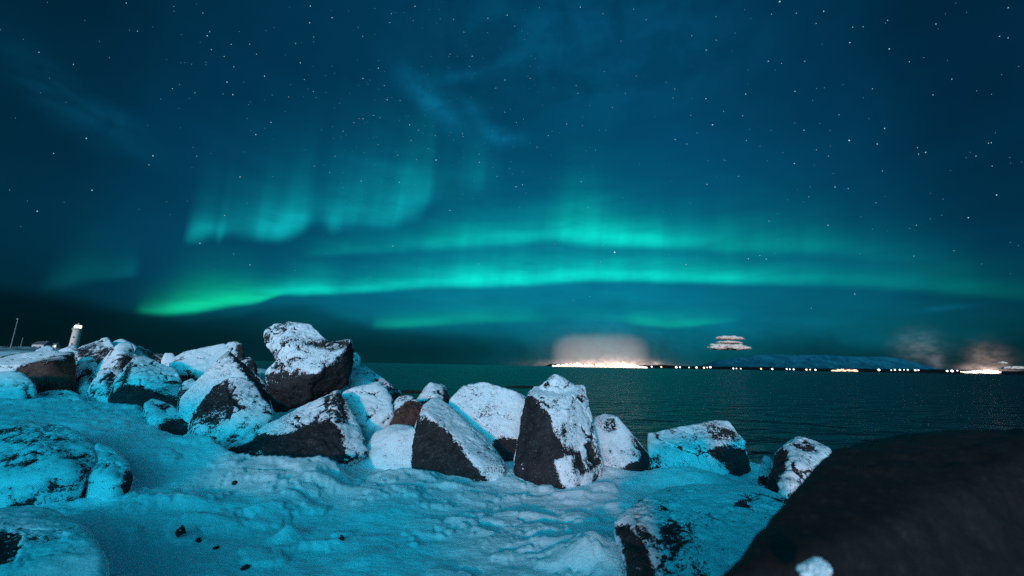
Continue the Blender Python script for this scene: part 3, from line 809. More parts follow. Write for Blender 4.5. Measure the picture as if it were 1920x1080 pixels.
boulder('black mottled stone in the snow hollow below the split boulder',
        [[(268, 756, 8.4), (285, 748, 8.7), (318, 758, 8.5), (352, 785, 8.0), (362, 812, 7.4), (325, 842, 6.9), (300, 825, 7.2), (305, 795, 7.6)]], T=.7, sink=.4, p=20, bare=[(.8, [(300, 800), (312, 785), (345, 782), (365, 800), (345, 822), (330, 845), (302, 838)]), (.7, [(285, 755), (315, 758), (310, 775)])], cover=.45, up=.2, spk=.55, sub=6, seed=37)

boulder('cyan wedge of snow leaning on the left foot of the split boulder',
        [[(162, 738, 11.4), (176, 712, 11.7), (204, 688, 12.0), (218, 705, 11.8), (216, 742, 11.2), (190, 730, 11.3)]], T=.9, sink=.5, p=34, bare=[(.6, [(196, 700), (218, 700), (220, 745), (200, 742)])], cover=.5, up=.2, spk=.45, sub=6, seed=41)
boulder('snow topped stone on the skyline behind the bright ridged angular boulder',
        [[(204, 655, 16.5), (214, 640, 16.8), (232, 634, 17), (250, 643, 16.7), (262, 660, 16.3), (215, 672, 16)]], T=1.0, sink=.8, p=30, cover=.5, up=.2, spk=.4, sub=5, seed=42)
boulder('small tilted slab between the dark ridge and the long cyan slab',
        [[(296, 706, 12.2), (306, 693, 12.5), (338, 688, 12.5), (352, 700, 12.2), (345, 722, 11.6), (305, 724, 11.6), (325, 705, 11.8)]], T=.8, sink=.6, p=36, bare=[(.9, [(296, 708), (325, 708), (350, 704), (348, 726), (298, 728)])], cover=.5, up=.2, spk=.4, sub=6, seed=43)
boulder('dark chip of rock in the gap between the split boulder and the grey pyramid',
        [[(336, 735, 9.6), (345, 715, 9.9), (362, 708, 10.0), (375, 722, 9.7), (368, 762, 9.0), (340, 768, 9.0)]], T=.6, sink=.5, p=30, bare=[(.6, [(336, 735), (372, 725), (372, 770), (338, 770)])], cover=.35, up=.3, spk=.5, sub=5, seed=44)
boulder('low snow dusted stone in front of the brown faced boulder',
        [[(62, 742, 10.8), (85, 733, 11.1), (120, 731, 11.2), (150, 738, 11.0), (160, 752, 10.5), (70, 756, 10.4)]], T=.7, sink=.4, p=16, bare=[(.4, [(62, 738), (120, 732), (158, 742), (110, 746)])], cover=.65, up=.15, spk=.35, sub=5, seed=45)
boulder('pointed blue stone between the brown faced boulder and the bright ridged one',
        [[(146, 712, 13.0), (158, 690, 13.4), (170, 680, 13.6), (184, 700, 13.2), (186, 732, 12.4), (150, 734, 12.4)]], T=.8, sink=.5, p=34, bare=[(.5, [(160, 690), (184, 700), (186, 735), (166, 730)])], cover=.4, up=.3, spk=.5, sub=5, seed=46)
boulder('little speckled stone at the foot of the biggest boulder on its left',
        [[(478, 730, 8.9), (486, 716, 9.1), (500, 712, 9.1), (510, 728, 8.9), (505, 752, 8.5), (482, 752, 8.5)]], T=.4, sink=.6, p=26, bare=[(.5, [(490, 715), (510, 722), (508, 755), (492, 750)])], cover=.35, up=.2, spk=.5, sub=5, seed=47)
boulder('half buried stone between the black mottled stone and the rounded streaked boulder',
        [[(338, 812, 7.6), (350, 796, 7.8), (372, 792, 7.8), (386, 812, 7.4), (380, 838, 6.9), (345, 842, 6.8)]], T=.4, sink=.4, p=20, bare=[(.6, [(345, 800), (372, 795), (375, 830), (352, 836)])], cover=.5, up=.2, spk=.5, sub=5, seed=48)

# small dark stones that poke through the snow
def pebbles():
    spots = [(440, 905, 10, 9, 'small dark stone in the snow below the tip of the speckled wedge'), (338, 996, 14, 16, 'dark pebble at the upper end of the row in the lower left corner'), (372, 1013, 9, 9, 'second dark pebble of the row in the lower left corner'),
             (405, 1028, 10, 8, 'black chip of rock poking through shaded snow below the footprints'), (640, 1010, 9, 15, 'narrow dark stone beside the small snow hump at bottom centre'), (458, 1067, 16, 10, 'dark stone chip at the bottom edge left of centre'),
             (108, 997, 8, 12, 'dark pebble on the snow in the lower left'), (148, 1017, 8, 8, 'tiny dark pebble below the lower left dome'), (60, 907, 9, 6, 'flat dark stone under the left dome boulder'), (245, 890, 6, 7, None),
             (1405, 930, 18, 9, 'dark stone lump at the back rim of the speckled foreground boulder'), (365, 833, 6, 6, 'tiny dark stone in the snow hollow at the end of a thin groove'), (1140, 1012, 7, 20, 'thin dark rock edge rising from snow left of the speckled foreground boulder')]
    for k, (px, py, rx, ry, lab) in enumerate(spots):
        if lab is None: continue
        g = G(px, py)
        g[2] = ground_z(np.array([g[0]]), np.array([g[1]]))[0]
        g = G(px, py, g[2])
        s = np.linalg.norm(g - CAM) / F_PX
        d, f = ico(4)
        n = fbm(d * 1.6 + k * 4.4, 300 + k, 3)
        v = d * (1 + .35 * n)[:, None] * np.array((rx * s * .34, rx * s * .34, ry * s * .36))
        v[:, 2] = v[:, 2]
        o = mesh_np('stone', v, f, M_BASALT, None, g, False, {'snow': -.55 + .5 * fbm(d * 3, 333 + k, 2)})
        tag(o, lab, 'stone', 'small dark stones poking through the snow')
pebbles()
# loose clump of snow lying on the dark foreground boulder
def clump():
    c = P(1530, 1074, .70)
    d, f = ico(5)
    n = fbm(d * 1.7 + 3, 410, 3)
    v = d * (1 + .3 * n)[:, None] * np.array((.024, .02, .013))
    v = v @ np.array(Matrix.Rotation(.5, 3, 'Y'))
    o = mesh_np('snow_clump', v, f, M_SNOW, None, c)
    tag(o, 'blurred clump of snow stuck to the dark foreground boulder', 'snow clump')
clump()

# low skerries in the water
def skerry(px0, px1, py, Y, lab, k):
    a, b_ = P(px0, py, Y), P(px1, py, Y)
    c = (a + b_) / 2; c[2] = SEA_Z
    L_ = np.linalg.norm(b_ - a) / 2
    d, f = ico(5)
    n = fbm(d * 2.3 + k * 7, 500 + k, 4)
    v = d * (1 + .25 * n)[:, None] * np.array((L_, L_ * .5, .32))
    o = mesh_np('skerry', v, f, M_DARK, None, c, True, {'snow': -.6 + 0 * n})
    tag(o, lab, 'rock', 'low dark skerries awash in the sea')
def sea_Y(px, py):
    return G(px, py, SEA_Z)[1]
skerry(745, 800, 734, sea_Y(770, 736), 'dark skerry in the water left of the small snow capped stone', 1)
skerry(950, 1010, 725, sea_Y(980, 727), 'dark skerry in the water left of the tallest boulder', 2)

# ------------------------------------------------------------------ left shore with lighthouse
M_TOWER = simple('tower_paint_floodlight_tint', (.88, .66, .56), .7, .3, nscale=.5, namt=.12)  # warm floodlight glow put into the white tower's colour
M_METAL = simple('grey_painted_metal', (.25, .27, .28), .5, .4, nscale=3)
M_LAMP = simple('lit_lamp', (.9, .9, .85), .4, .3, (1.0, .97, .86), 14.0)
M_GLASS = simple('lantern_glass', (.8, .85, .85), .2, .5, (1.0, .97, .86), 8.0)
M_WALLP = simple('pale_house_wall', (.62, .58, .55), .8, .2, nscale=1)
M_ROOF = simple('dark_sheet_roof', (.10, .10, .11), .7, .3, nscale=1)
M_WIN = simple('dark_window_glass', (.02, .025, .03), .15, .6)
M_LITWIN = simple('lit_window', (.6, .5, .4), .3, .4, (1.0, .75, .5), 3.0)

def left_land():
    # low snowy point running out to the lighthouse
    n, mrow = 160, 60
    us = np.linspace(0, 1, n); ts = np.linspace(0, 1, mrow)
    Uu, Tt = np.meshgrid(us, ts)
    Yd = 40 * np.exp(Tt * math.log(760 / 40.0))
    xr = -np.interp(Yd, [40, 120, 300, 760], [27, 95, 255, 690])     # seaward rim of the point
    x = xr - (1 - Uu) * Yd * 1.5
    top = np.interp(Yd, [40, 80, 150, 300, 760], [1.5, 2.8, 4.2, 6.5, 8.0])
    z = SEA_Z - .5 + (top - SEA_Z + .5) * sstep(0, .16, (1 - Uu) * 1.2 + 0 * Tt)
    p = np.stack([x, Yd, 0 * x], -1).reshape(-1, 3)
    z = z + (fbm(p * .05, 700, 4) * .5 + fbm(p * .35, 710, 3) * .14).reshape(z.shape)
    v = np.stack([x, Yd, z], -1).reshape(-1, 3)
    i, j = np.meshgrid(np.arange(mrow - 1), np.arange(n - 1), indexing='ij')
    f = np.stack([i * n + j, i * n + j + 1, (i + 1) * n + j + 1, (i + 1) * n + j], -1).reshape(-1, 4)
    o = mesh_np('shore', v, f, M_SNOW_FAR)
    tag(o, 'low snowy point of land on the left', kind='structure')
    return lambda X, Y: float(np.interp(Y, [40, 80, 150, 300, 760], [1.5, 2.8, 4.2, 6.5, 8.0]))
M_SNOW_FAR = simple('far_snow_and_heath', (.30, .33, .35), .9, .1, nscale=.35, namt=.75)
land_z = left_land()

def lathe(bm, prof, seg=24):
    rings = []
    for r, z in prof:
        rings.append([bm.verts.new((r * math.cos(2 * math.pi * k / seg), r * math.sin(2 * math.pi * k / seg), z)) for k in range(seg)])
    for a, b_ in zip(rings[:-1], rings[1:]):
        for k in range(seg):
            bm.faces.new((a[k], a[(k + 1) % seg], b_[(k + 1) % seg], b_[k]))
    bm.faces.new(list(reversed(rings[0]))); bm.faces.new(rings[-1])

def box(bm, c, s):
    r = bmesh.ops.create_cube(bm, size=1.0)
    for v in r['verts']:
        v.co = Vector((v.co.x * s[0] + c[0], v.co.y * s[1] + c[1], v.co.z * s[2] + c[2]))

def lighthouse():
    Y = 380.0
    base = P(136, 652, Y); top = P(149, 607, Y)
    H = top[2] - base[2] + 3.0
    zb = base[2] - 3.0
    root = empty('lighthouse', ((base[0] + top[0]) / 2, Y, zb))
    tag(root, 'white round lighthouse with a burning lantern on the left skyline', 'lighthouse')
    k = H / 24.0
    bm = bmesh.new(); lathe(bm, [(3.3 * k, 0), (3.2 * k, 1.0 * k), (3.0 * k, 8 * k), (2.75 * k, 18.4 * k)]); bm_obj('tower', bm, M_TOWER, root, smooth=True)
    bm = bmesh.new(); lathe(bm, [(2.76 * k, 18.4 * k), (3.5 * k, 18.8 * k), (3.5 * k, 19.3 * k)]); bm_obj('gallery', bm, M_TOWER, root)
    bm = bmesh.new(); lathe(bm, [(3.42 * k, 19.3 * k), (3.42 * k, 20.3 * k), (3.36 * k, 20.3 * k), (3.36 * k, 19.3 * k)], 20)
    bm_obj('railing', bm, M_METAL, root)
    bm = bmesh.new(); lathe(bm, [(2.0 * k, 19.3 * k), (2.0 * k, 22.3 * k)], 12); bm_obj('lantern_room', bm, M_GLASS, root)
    bm = bmesh.new(); bmesh.ops.create_icosphere(bm, subdivisions=2, radius=2.3 * k); bm_obj('lamp', bm, M_LAMP, root, (0, 0, 21.0 * k))
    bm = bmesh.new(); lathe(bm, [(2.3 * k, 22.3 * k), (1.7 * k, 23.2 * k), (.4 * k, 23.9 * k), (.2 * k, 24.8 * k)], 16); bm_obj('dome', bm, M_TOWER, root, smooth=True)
    for z in (6, 12): 
        bm = bmesh.new(); box(bm, (1.1 * k, -2.85 * k, z * k), (.8 * k, .4 * k, 1.2 * k)); bm_obj('window', bm, M_WIN, root)
lighthouse()

def house(px0, px1, py_base, py_top, Y, lab, lit=False):
    a, b_ = P(px0, py_base, Y), P(px1, py_base, Y); t = P((px0 + px1) / 2, py_top, Y)
    wd = abs(b_[0] - a[0]); H = t[2] - a[2]
    zb = a[2] - 1.5
    root = empty('house', ((a[0] + b_[0]) / 2, Y, zb))
    tag(root, lab, 'house')
    wh = H * .58 + 1.5
    bm = bmesh.new(); box(bm, (0, 0, wh / 2), (wd, wd * .7, wh)); bm_obj('wall', bm, M_WALLP, root)
    bm = bmesh.new()
    e = wd * .56; g_ = wd * .40; rz = wh + .02; rt = H + 1.5
    vs = [bm.verts.new(q) for q in ((-e, -g_, rz), (e, -g_, rz), (e, g_, rz), (-e, g_, rz), (-e * .9, 0, rt), (e * .9, 0, rt))]
    for q in ((0, 1, 5, 4), (2, 3, 4, 5), (1, 2, 5), (3, 0, 4), (3, 2, 1, 0)): bm.faces.new([vs[i] for i in q])
    bm_obj('roof', bm, M_ROOF, root)
    for sx in (-.26, .24):
        bm = bmesh.new(); box(bm, (sx * wd, -wd * .355, wh * .62), (wd * .16, wd * .03, wh * .25)); bm_obj('window', bm, M_LITWIN if lit else M_WIN, root)
    bm = bmesh.new(); box(bm, (wd * .2, wd * .1, rt - .1 * H), (wd * .09, wd * .09, H * .3)); bm_obj('chimney', bm, M_WALLP, root)
house(67, 89, 655, 640, 230, 'pale gabled house on the skyline left of the lighthouse')
house(100, 109, 650, 643, 240, 'small bright hut just left of the lighthouse', True)

def pole(px, py0, py1, Y, lab, r, lamp=False):
    a = P(px, py0, Y)
    d1 = None
    top = None
    # a plumb pole: find the height whose picture row is py1
    lo, hi = a[2], a[2] + 60
    for _ in range(40):
        mid = (lo + hi) / 2
        _, yy = to_px(np.array([[a[0], a[1], mid]]))
        if yy[0] > py1: lo = mid
        else: hi = mid
    H = lo - a[2] + 1.0
    root = empty('pole', (a[0], a[1], a[2] - 1.0))
    tag(root, lab, 'pole')
    bm = bmesh.new(); lathe(bm, [(r * 1.3, 0), (r, H * .3), (r * .7, H)], 10); bm_obj('shaft', bm, M_METAL, root)
    bm = bmesh.new(); lathe(bm, [(r * 3, 0), (r * 3, .25), (r * 1.5, .5)], 10); bm_obj('base', bm, M_METAL, root)
    bm = bmesh.new(); bmesh.ops.create_icosphere(bm, subdivisions=1, radius=r * 1.6); bm_obj('finial', bm, M_METAL, root, (0, 0, H))
pole(20, 652, 598, 90, 'tall thin flagpole standing alone at the left edge', .10)
pole(38, 653, 634, 95, 'short thin post right of the tall flagpole', .08)

def fence():
    root = empty('fence', P(45, 655, 92))
    tag(root, 'low wire fence along the snowy point at the left edge', 'fence')
    o = np.array(root.location)
    for k, px in enumerate(np.linspace(-10, 66, 15)):
        p = P(px, 658, 92 + k * .8) - o
        bm = bmesh.new(); box(bm, (p[0], p[1], p[2] + .45), (.12, .12, 1.3)); bm_obj('post', bm, M_METAL, root)
    for h in (.55, 1.0):
        a = P(-10, 658, 92) - o; b_ = P(66, 658, 92 + 14 * .8) - o
        bm = bmesh.new()
        vs = []
        for q in (a, b_):
            for dy, dz in ((-.03, -.03), (.03, -.03), (.03, .03), (-.03, .03)): vs.append(bm.verts.new((q[0], q[1] + dy, q[2] + h + dz)))
        for k in range(4): bm.faces.new((vs[k], vs[(k + 1) % 4], vs[4 + (k + 1) % 4], vs[4 + k]))
        bm_obj('rail', bm, M_METAL, root)
fence()

# ------------------------------------------------------------------ far side of the bay
M_COAST = simple('dark_far_coast', (.012, .014, .016), .95, .05, nscale=.002, namt=.4)
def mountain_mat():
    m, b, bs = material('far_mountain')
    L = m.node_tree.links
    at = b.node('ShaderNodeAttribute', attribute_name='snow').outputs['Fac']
    L.new(b.mix(b.mr(at, -.3, .5), (.006, .115, .165, 1), (.014, .18, .25, 1)), bs.inputs['Base Color'])  # distance haze put into the bluish rock and snow colours
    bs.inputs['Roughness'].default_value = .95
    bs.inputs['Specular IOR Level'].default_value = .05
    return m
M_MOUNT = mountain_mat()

def mountain():
    Y0 = 15000.0
    prof = [(1290, 692), (1330, 688), (1345, 676), (1380, 672), (1405, 667), (1450, 663), (1490, 666), (1540, 665), (1600, 668), (1660, 669), (1690, 672), (1720, 681), (1755, 691), (1800, 694)]
    n, mrow = 420, 40
    pxs = np.linspace(1290, 1800, n)
    pys = np.interp(pxs, [a[0] for a in prof], [a[1] for a in prof])
    ridge = np.array([P(a, b_, Y0 + 2600) for a, b_ in zip(pxs, pys)])
    t = np.linspace(0, 1, mrow)
    xs = np.repeat(ridge[None, :, 0], mrow, 0); 
    ys = Y0 + 2600 * t[:, None] + 0 * xs
    xs = xs * (ys / (Y0 + 2600))
    hz = np.maximum(ridge[None, :, 2] - SEA_Z, 2) * (t[:, None] ** 1.3)
    p = np.stack([xs * .0012, ys * .0012, 0 * xs], -1).reshape(-1, 3)
    gul = 1 - np.abs(fbm(p * np.array((3.6, 1.1, 1)), 800, 4, .55)).reshape(xs.shape)
    z = SEA_Z + hz * (1 - .30 * (1 - gul) * np.sin(np.pi * np.clip(t[:, None], 0, 1)) ** .7) + 0
    sn = (fbm(p * np.array((4.0, 1.6, 1)), 820, 3).reshape(xs.shape) * .6 + gul * .7 - .55 + .2 * t[:, None])
    # a gentle back slope closes the body
    yb = Y0 + 2600 + 3000; 
    v = np.concatenate([np.stack([xs, ys, z], -1).reshape(-1, 3), np.stack([ridge[:, 0], np.full(n, yb), np.full(n, SEA_Z - 5)], -1)])
    sn = np.concatenate([sn.ravel(), np.zeros(n)])
    mr2 = mrow + 1
    i, j = np.meshgrid(np.arange(mr2 - 1), np.arange(n - 1), indexing='ij')
    f = np.stack([i * n + j, i * n + j + 1, (i + 1) * n + j + 1, (i + 1) * n + j], -1).reshape(-1, 4)
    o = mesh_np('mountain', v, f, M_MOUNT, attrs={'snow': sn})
    tag(o, 'long flat topped snowy mountain beyond the bay', kind='structure')
mountain()

def coast():
    Y0 = 9000.0
    pts = [(1020, 687), (1040, 686), (1200, 688), (1300, 690), (1500, 693.5), (1700, 696), (1800, 697.5), (1925, 699.5), (2300, 706), (2900, 716)]
    n = 160
    pxs = np.linspace(1020, 2900, n)
    pys = np.interp(pxs, [a[0] for a in pts], [a[1] for a in pts]) - 3.0 - 1.5 * np.abs(fbm(np.stack([pxs * .03, 0 * pxs, 0 * pxs], -1), 900, 3))
    top = np.array([P(a, b_, Y0 + 500) for a, b_ in zip(pxs, pys)])
    top[0, 2] = SEA_Z
    front = top.copy(); front[:, 1] -= 500; front[:, 0] *= Y0 / (Y0 + 500); front[:, 2] = SEA_Z - 1
    back = top.copy(); back[:, 1] += 900; back[:, 2] = SEA_Z - 1
    v = np.concatenate([front, top, back])
    i, j = np.meshgrid(np.arange(2), np.arange(n - 1), indexing='ij')
    f = np.stack([i * n + j, i * n + j + 1, (i + 1) * n + j + 1, (i + 1) * n + j], -1).reshape(-1, 4)
    o = mesh_np('coast', v, f, M_COAST, smooth=False)
    tag(o, 'low dark coast on the far side of the bay', kind='structure')
coast()

M_CITY_W = simple('city_light_white', (.8, .8, .8), .5, .2, (1.0, .86, .70), 1.6)
M_CITY_O = simple('city_light_orange', (.8, .6, .4), .5, .2, (1.0, .62, .40), 1.15)
M_PT_W = simple('town_lamp_white', (.8, .8, .8), .5, .2, (.80, .95, 1.0), 2.6)
M_PT_O = simple('town_lamp_orange', (.8, .6, .4), .5, .2, (1.0, .72, .42), 2.4)

def city(px0, px1, Y, rows, name, lab, mat, n, size, seed):
    r = random.Random(seed)
    bm = bmesh.new()
    s = Y / F_PX
    for k in range(n):
        u = r.random(); px = px0 + (px1 - px0) * u
        hmax = np.interp(u, [a[0] for a in rows], [a[1] for a in rows])
        yl = np.interp(px, [1020, 1200, 1500, 1925], [687.5, 689.5, 694.5, 700])
        py = yl - r.random() ** 1.4 * hmax
        p = P(px, py, Y + r.uniform(-60, 60))
        q = size * r.uniform(.6, 1.2)
        box(bm, p, (q * s * 1.4, q * s, q * s * .8))
    o = bm_obj(name, bm, mat)
    tag(o, lab, 'city lights', kind='stuff')
city(1036, 1212, 8950, [(0, 2), (.06, 4), (.2, 6), (.4, 3), (.55, 3), (.75, 7), (.9, 4), (1, 1)], 'city_lights', 'glowing lights of the city along the far shore', M_CITY_W, 300, 2.6, 1)
city(1050, 1205, 8930, [(0, 2), (.2, 9), (.4, 5), (.75, 11), (1, 2)], 'city_lights', 'orange street lights of the city along the far shore', M_CITY_O, 240, 2.2, 2)
city(1808, 1876, 8950, [(0, 1), (.4, 4), (.7, 5), (1, 2)], 'city_lights', 'lights of the second town near the right edge', M_CITY_W, 110, 2.6, 3)
city(1560, 1608, 8950, [(0, 1.5), (.6, 4), (1, 1.5)], 'city_lights', 'orange lit harbour below the mountain', M_CITY_O, 50, 2.2, 4)

def town_lamps():
    L_ = [(1222, 687.5, 2, 0), (1240, 688, 2, 1), (1268, 688.5, 2.6, 0), (1275, 688.5, 1.8, 0), (1292, 689, 1.4, 0), (1306, 689, 2.2, 0), (1320, 689.5, 2.2, 1), (1326, 689, 1.6, 1), (1332, 688.5, 2.4, 0), (1375, 691, 1.8, 0), (1381, 691, 1.3, 0), (1389, 691.3, 1.4, 0),
          (1427, 691.5, 1.8, 1), (1448, 692, 2.2, 0), (1475, 692, 1.8, 0), (1481, 692.3, 1.5, 0), (1488, 692.5, 1.8, 0), (1512, 693, 2.2, 1), (1519, 693, 1.6, 1), (1529, 693.5, 2.0, 0), (1648, 693.5, 2.6, 0), (1671, 694, 1.3, 0), (1678, 693.5, 1.8, 0), (1687, 693.5, 1.8, 0), (1695, 693.5, 1.3, 0), (1702, 693.5, 1.6, 0), (1716, 694, 2.2, 0), (1722, 694, 1.8, 0), (1776, 695.5, 2.2, 0), (1785, 695.5, 2.8, 0), (1795, 695, 1.5, 0), (1802, 697, 1.5, 1)]
    cnt = {}
    ORD = ['leftmost', 'second from left', 'third from left', 'fourth from left', 'fifth from left', 'sixth from left', 'seventh from left', 'eighth from left', 'ninth from left', 'tenth from left', 'eleventh from left', 'twelfth from left']
    s = 8940.0 / F_PX
    for px, py, r, c in L_:
        bm = bmesh.new(); bmesh.ops.create_icosphere(bm, subdivisions=1, radius=1.0)
        o = bm_obj('town_lamp', bm, M_PT_O if c else M_PT_W, None, P(px, py, 8940))
        o.scale = (r * s * .78,) * 3
        rows = [(1345, 'between the city and the mountain'), (1400, 'trio under the left foot of the mountain'), (1545, 'row under the left half of the mountain'), (1735, 'row under the right half of the mountain'), (1900, 'cluster just left of the second town')]
        q = [r_[1] for r_ in rows if px < r_[0]][0]
        cnt[q] = cnt.get(q, 0) + 1
        tag(o, 'far shore %s lamp, %s in %s' % ('orange' if c else 'white', ORD[cnt[q] - 1], q.replace('between', 'row between')), 'lamp', 'orange lamps on the far shore' if c else 'white lamps on the far shore')
town_lamps()

# flat lens clouds above the mountain, warm light put into their base colour
def cloud_mat():
    m, b, bs = material('cloud')
    bs.inputs['Base Color'].default_value = (.90, .70, .60, 1)
    bs.inputs['Roughness'].default_value = 1.0
    bs.inputs['Specular IOR Level'].default_value = 0.0
    return m
M_CLOUD = cloud_mat()
def cloud(px, py, rx, ry, lab, k, Y=30000.0):
    c = P(px, py, Y); s = Y / F_PX
    d, f = ico(5)
    n = fbm(d * np.array((4, 4, 2.)) + k * 9, 950 + k, 5, .65)
    v = d * np.array((rx * s, rx * s * .6, ry * s)) * (1 + .20 * n)[:, None]
    v[:, 2] = np.where(v[:, 2] < 0, v[:, 2] * .4, v[:, 2]) + ry * s * .16 * fbm(v / (rx * s) * 3.5 + k, 970 + k, 3)
    o = mesh_np('cloud', v, f, M_CLOUD, None, c)
    tag(o, lab, 'cloud', 'pink lens clouds above the mountain')
cloud(1367, 635, 24, 5, 'topmost of the three stacked pink lens clouds', 1)
cloud(1368, 642.5, 21, 3, 'thin middle one of the three stacked pink lens clouds', 2)
cloud(1367, 653, 35, 8, 'widest and lowest of the three stacked pink lens clouds', 3)
cloud(1909, 691, 24, 4, 'cloud shape standing in for small bright lights at the right edge', 4)  # cloud body added in place of far lights
cloud(1880, 681, 7, 2.5, 'tiny bright cloud just above the low one at the right edge', 5)

# ------------------------------------------------------------------ stars
def stars():
    A = [(1166,201,2),(1179,178,1),(1742,128,2),(1746,33,2),(1868,100,2),(1663,246,1),(1764,208,1),(1404,248,1),(1301,249,1),(1443,304,1),(1189,279,1),(1261,318,1),(1689,353,2),(1488,428,2),(1315,376,1),(1277,462,2),(1254,528,1),(1310,532,2),(1159,350,0),(1159,365,0),(1078,360,0),(1017,353,0),(1010,476,0),(970,498,1),(1097,522,1),(1524,688,2),(1439,757,2),(1411,736,0),(1390,666,0),(1623,546,1),(1778,549,0),(1763,514,1),(1732,501,0),(1712,447,1),(615,325,0),(413,362,1),(219,294,1),(773,175,1),(710,17,1),(978,36,0),(978,63,0),(1141,73,1),(486,778,2),(860,876,2),(301,863,1),(838,927,1),(1107,878,1),(1350,996,2),(1768,935,1),(1885,878,1),(1855,971,1),(518,1071,1),(1530,534,0),(1398,588,0),(1346,178,0)]
    B = [(415,35,2),(281,77,1),(273,128,1),(404,116,1),(120,204,1),(95,154,0),(824,103,2),(933,85,2),(632,109,1),(690,180,1),(975,147,1),(1016,174,0),(1049,188,0),(824,184,0),(1115,44,1),(1344,40,2),(1472,77,1),(1644,52,1),(1714,111,1),(1573,231,1),(736,316,2),(612,304,1),(653,315,0),(897,271,0),(208,383,2),(121,441,2),(160,450,0),(242,482,1),(452,373,0),(488,419,0),(720,373,1),(921,450,2),(869,496,1),(1089,330,0),(1063,371,0),(1062,441,1),(1321,482,1),(1330,526,1),(1598,524,1),(1658,428,1),(1479,402,1),(1876,501,1),(1866,551,1),(258,561,2),(330,565,1),(285,547,0),(122,668,2),(98,667,1),(218,661,1),(180,650,1),(70,690,1),(384,702,2),(433,733,1),(461,752,0),(620,667,0),(682,753,1),(684,768,1),(919,631,1),(1130,593,0),(1524,604,1),(1398,594,0),(984,688,1),(1026,670,1),(1268,698,2),(1356,706,1),(1164,763,2),(1186,738,0),(1452,732,0),(1488,732,0),(1878,785,2),(914,787,0),(1062,804,0),(1101,827,1),(1139,831,0),(1377,849,0),(1430,844,1),(394,789,1),(489,835,1),(207,814,1),(318,873,1),(422,898,1),(533,900,3),(774,866,1),(776,913,2),(529,763,1),(954,908,0),(946,948,0),(876,993,1),(983,1051,2),(1019,1040,1),(1350,1022,1),(112,1018,2),(326,1025,1),(1680,922,0),(1412,933,0),(10,738,1)]
    C = [(546,9,3),(793,63,2),(187,94,1),(500,80,1),(639,74,1),(51,201,1),(189,226,1),(132,282,2),(295,186,0),(751,132,1),(940,240,2),(1153,114,1),(1141,131,0),(1015,150,1),(957,153,1),(1162,275,2),(1425,135,1),(1783,204,1),(1831,213,1),(1831,43,1),(482,344,2),(556,356,1),(687,345,1),(520,394,0),(370,394,0),(1275,348,1),(1514,445,1),(1654,511,0),(1737,530,0),(1408,534,1),(1068,499,1),(632,514,2),(354,529,2),(130,555,2),(752,497,0),(797,494,0),(732,564,0),(230,627,1),(337,651,1),(46,649,1),(168,702,3),(81,747,0),(23,810,1),(358,790,1),(375,726,0),(497,732,0),(683,732,2),(630,692,0),(770,695,0),(828,733,0),(879,645,1),(937,790,3),(1136,722,2),(1095,810,2),(1048,666,0),(1321,831,1),(1327,867,1),(1367,857,2),(1720,805,1),(1736,803,1),(1650,878,1),(1741,934,1),(753,843,1),(820,878,1),(628,920,2),(564,858,0),(434,822,0),(236,901,1),(144,903,0),(315,991,1),(137,1037,2),(476,904,0),(1124,962,1),(857,1052,2),(931,1060,1),(717,1050,0)]
    Dd = [(818,367,2),(486,343,1),(1087,240,1),(1068,387,0),(1315,367,1),(1393,331,0),(1457,310,0),(1607,324,2),(1464,220,0),(1766,197,2),(1526,510,1),(1300,540,1),(434,538,1),(369,555,2),(470,557,2),(968,753,2),(723,834,1),(1842,464,0),(710,208,1),(19,587,1),(1276,384,0),(679,236,0),(590,224,0)]
    Ee = [(690,107,2),(280,264,2),(1500,505,2),(1752,584,1),(1875,667,2),(1800,8,2),(128,1073,1),(72,104,0),(1405,188,0),(1684,295,1)]
    Ff = [(643,48,2),(672,39,1),(345,155,2),(660,142,0),(966,141,1),(1502,37,1),(1304,161,0),(935,24,1),(88,316,2),(1032,310,1),(1086,343,4),(1024,387,1),(475,395,1),(816,308,1),(899,560,1),(973,542,0),(618,695,0),(1407,398,1),(1781,204,0),(118,29,1),(782,187,0),(688,75,0)]
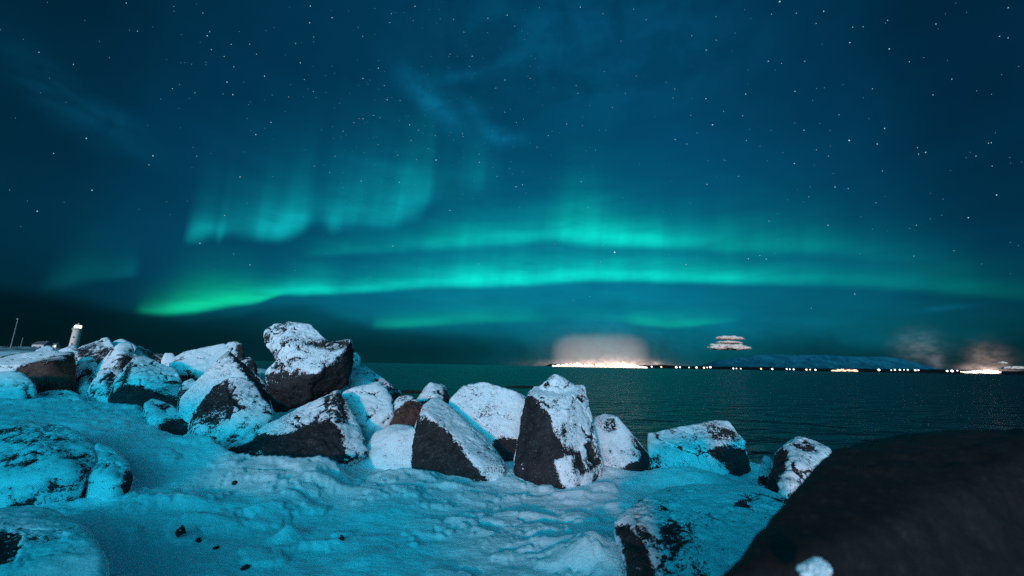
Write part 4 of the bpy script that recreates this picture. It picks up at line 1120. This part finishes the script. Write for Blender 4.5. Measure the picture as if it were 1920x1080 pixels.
    S = [(x / 3, y / 3, m) for x, y, m in A] + [(640 + x / 3, y / 3, m) for x, y, m in B] + [(1280 + x / 3, y / 3, m) for x, y, m in C]
    S += [(1280 + x / 3, 300 + y / 3, m) for x, y, m in Dd] + [(x / 4, 330 + y / 4, m) for x, y, m in Ee] + [(700 + x / 2.4, 330 + y / 2.4, m) for x, y, m in Ff]
    r = random.Random(5)
    for k in range(330):
        if r.random() < .55: S.append((r.gauss(760, 170), r.gauss(220, 110), -1))
        else: S.append((r.uniform(-100, 2000), r.uniform(-60, 520), -1))
    # the same field goes on overhead and to the sides
    dirs = [(D(x, y), m) for x, y, m in S if y < 600]
    for k in range(260):
        v = np.array([r.gauss(0, 1) for _ in range(3)]); v /= np.linalg.norm(v); v[2] = abs(v[2])
        q = v @ R3
        if q[2] < 0 and abs(q[0] / q[2]) < 1.3 and abs(q[1] / q[2]) < .75: continue
        if v[2] > .1: dirs.append((v, r.choice((-1, 0, 0, 1, 2))))
    rad = {-1: .36, 0: .46, 1: .58, 2: .84, 3: 1.2, 4: 1.9}
    Rr = 90000.0
    for mat, ms in ((simple('faint_star', (0, 0, 0), 1, 0, (.34, .80, 1.0), .75), (-1, 0)), (simple('bright_star', (0, 0, 0), 1, 0, (.48, .86, 1.0), 1.15), (1, 2, 3, 4))):
        V, F = [], []
        for d, m in dirs:
            if m not in ms: continue
            q = rad[m] * Rr / F_PX * .82
            b0 = len(V); c = d * Rr
            for ax in ((1, 0, 0), (-1, 0, 0), (0, 1, 0), (0, -1, 0), (0, 0, 1), (0, 0, -1)): V.append(c + np.array(ax) * q)
            for t in ((0, 2, 4), (2, 1, 4), (1, 3, 4), (3, 0, 4), (2, 0, 5), (1, 2, 5), (3, 1, 5), (0, 3, 5)): F.append([b0 + i for i in t])
        o = mesh_np('stars', np.array(V), np.array(F), mat, smooth=False)
        tag(o, 'field of faint stars' if ms[0] < 0 else 'field of bright stars', kind='stuff')
stars()

print('TRIS', sum(len(o.data.polygons) for o in sc.objects if o.type == 'MESH'))
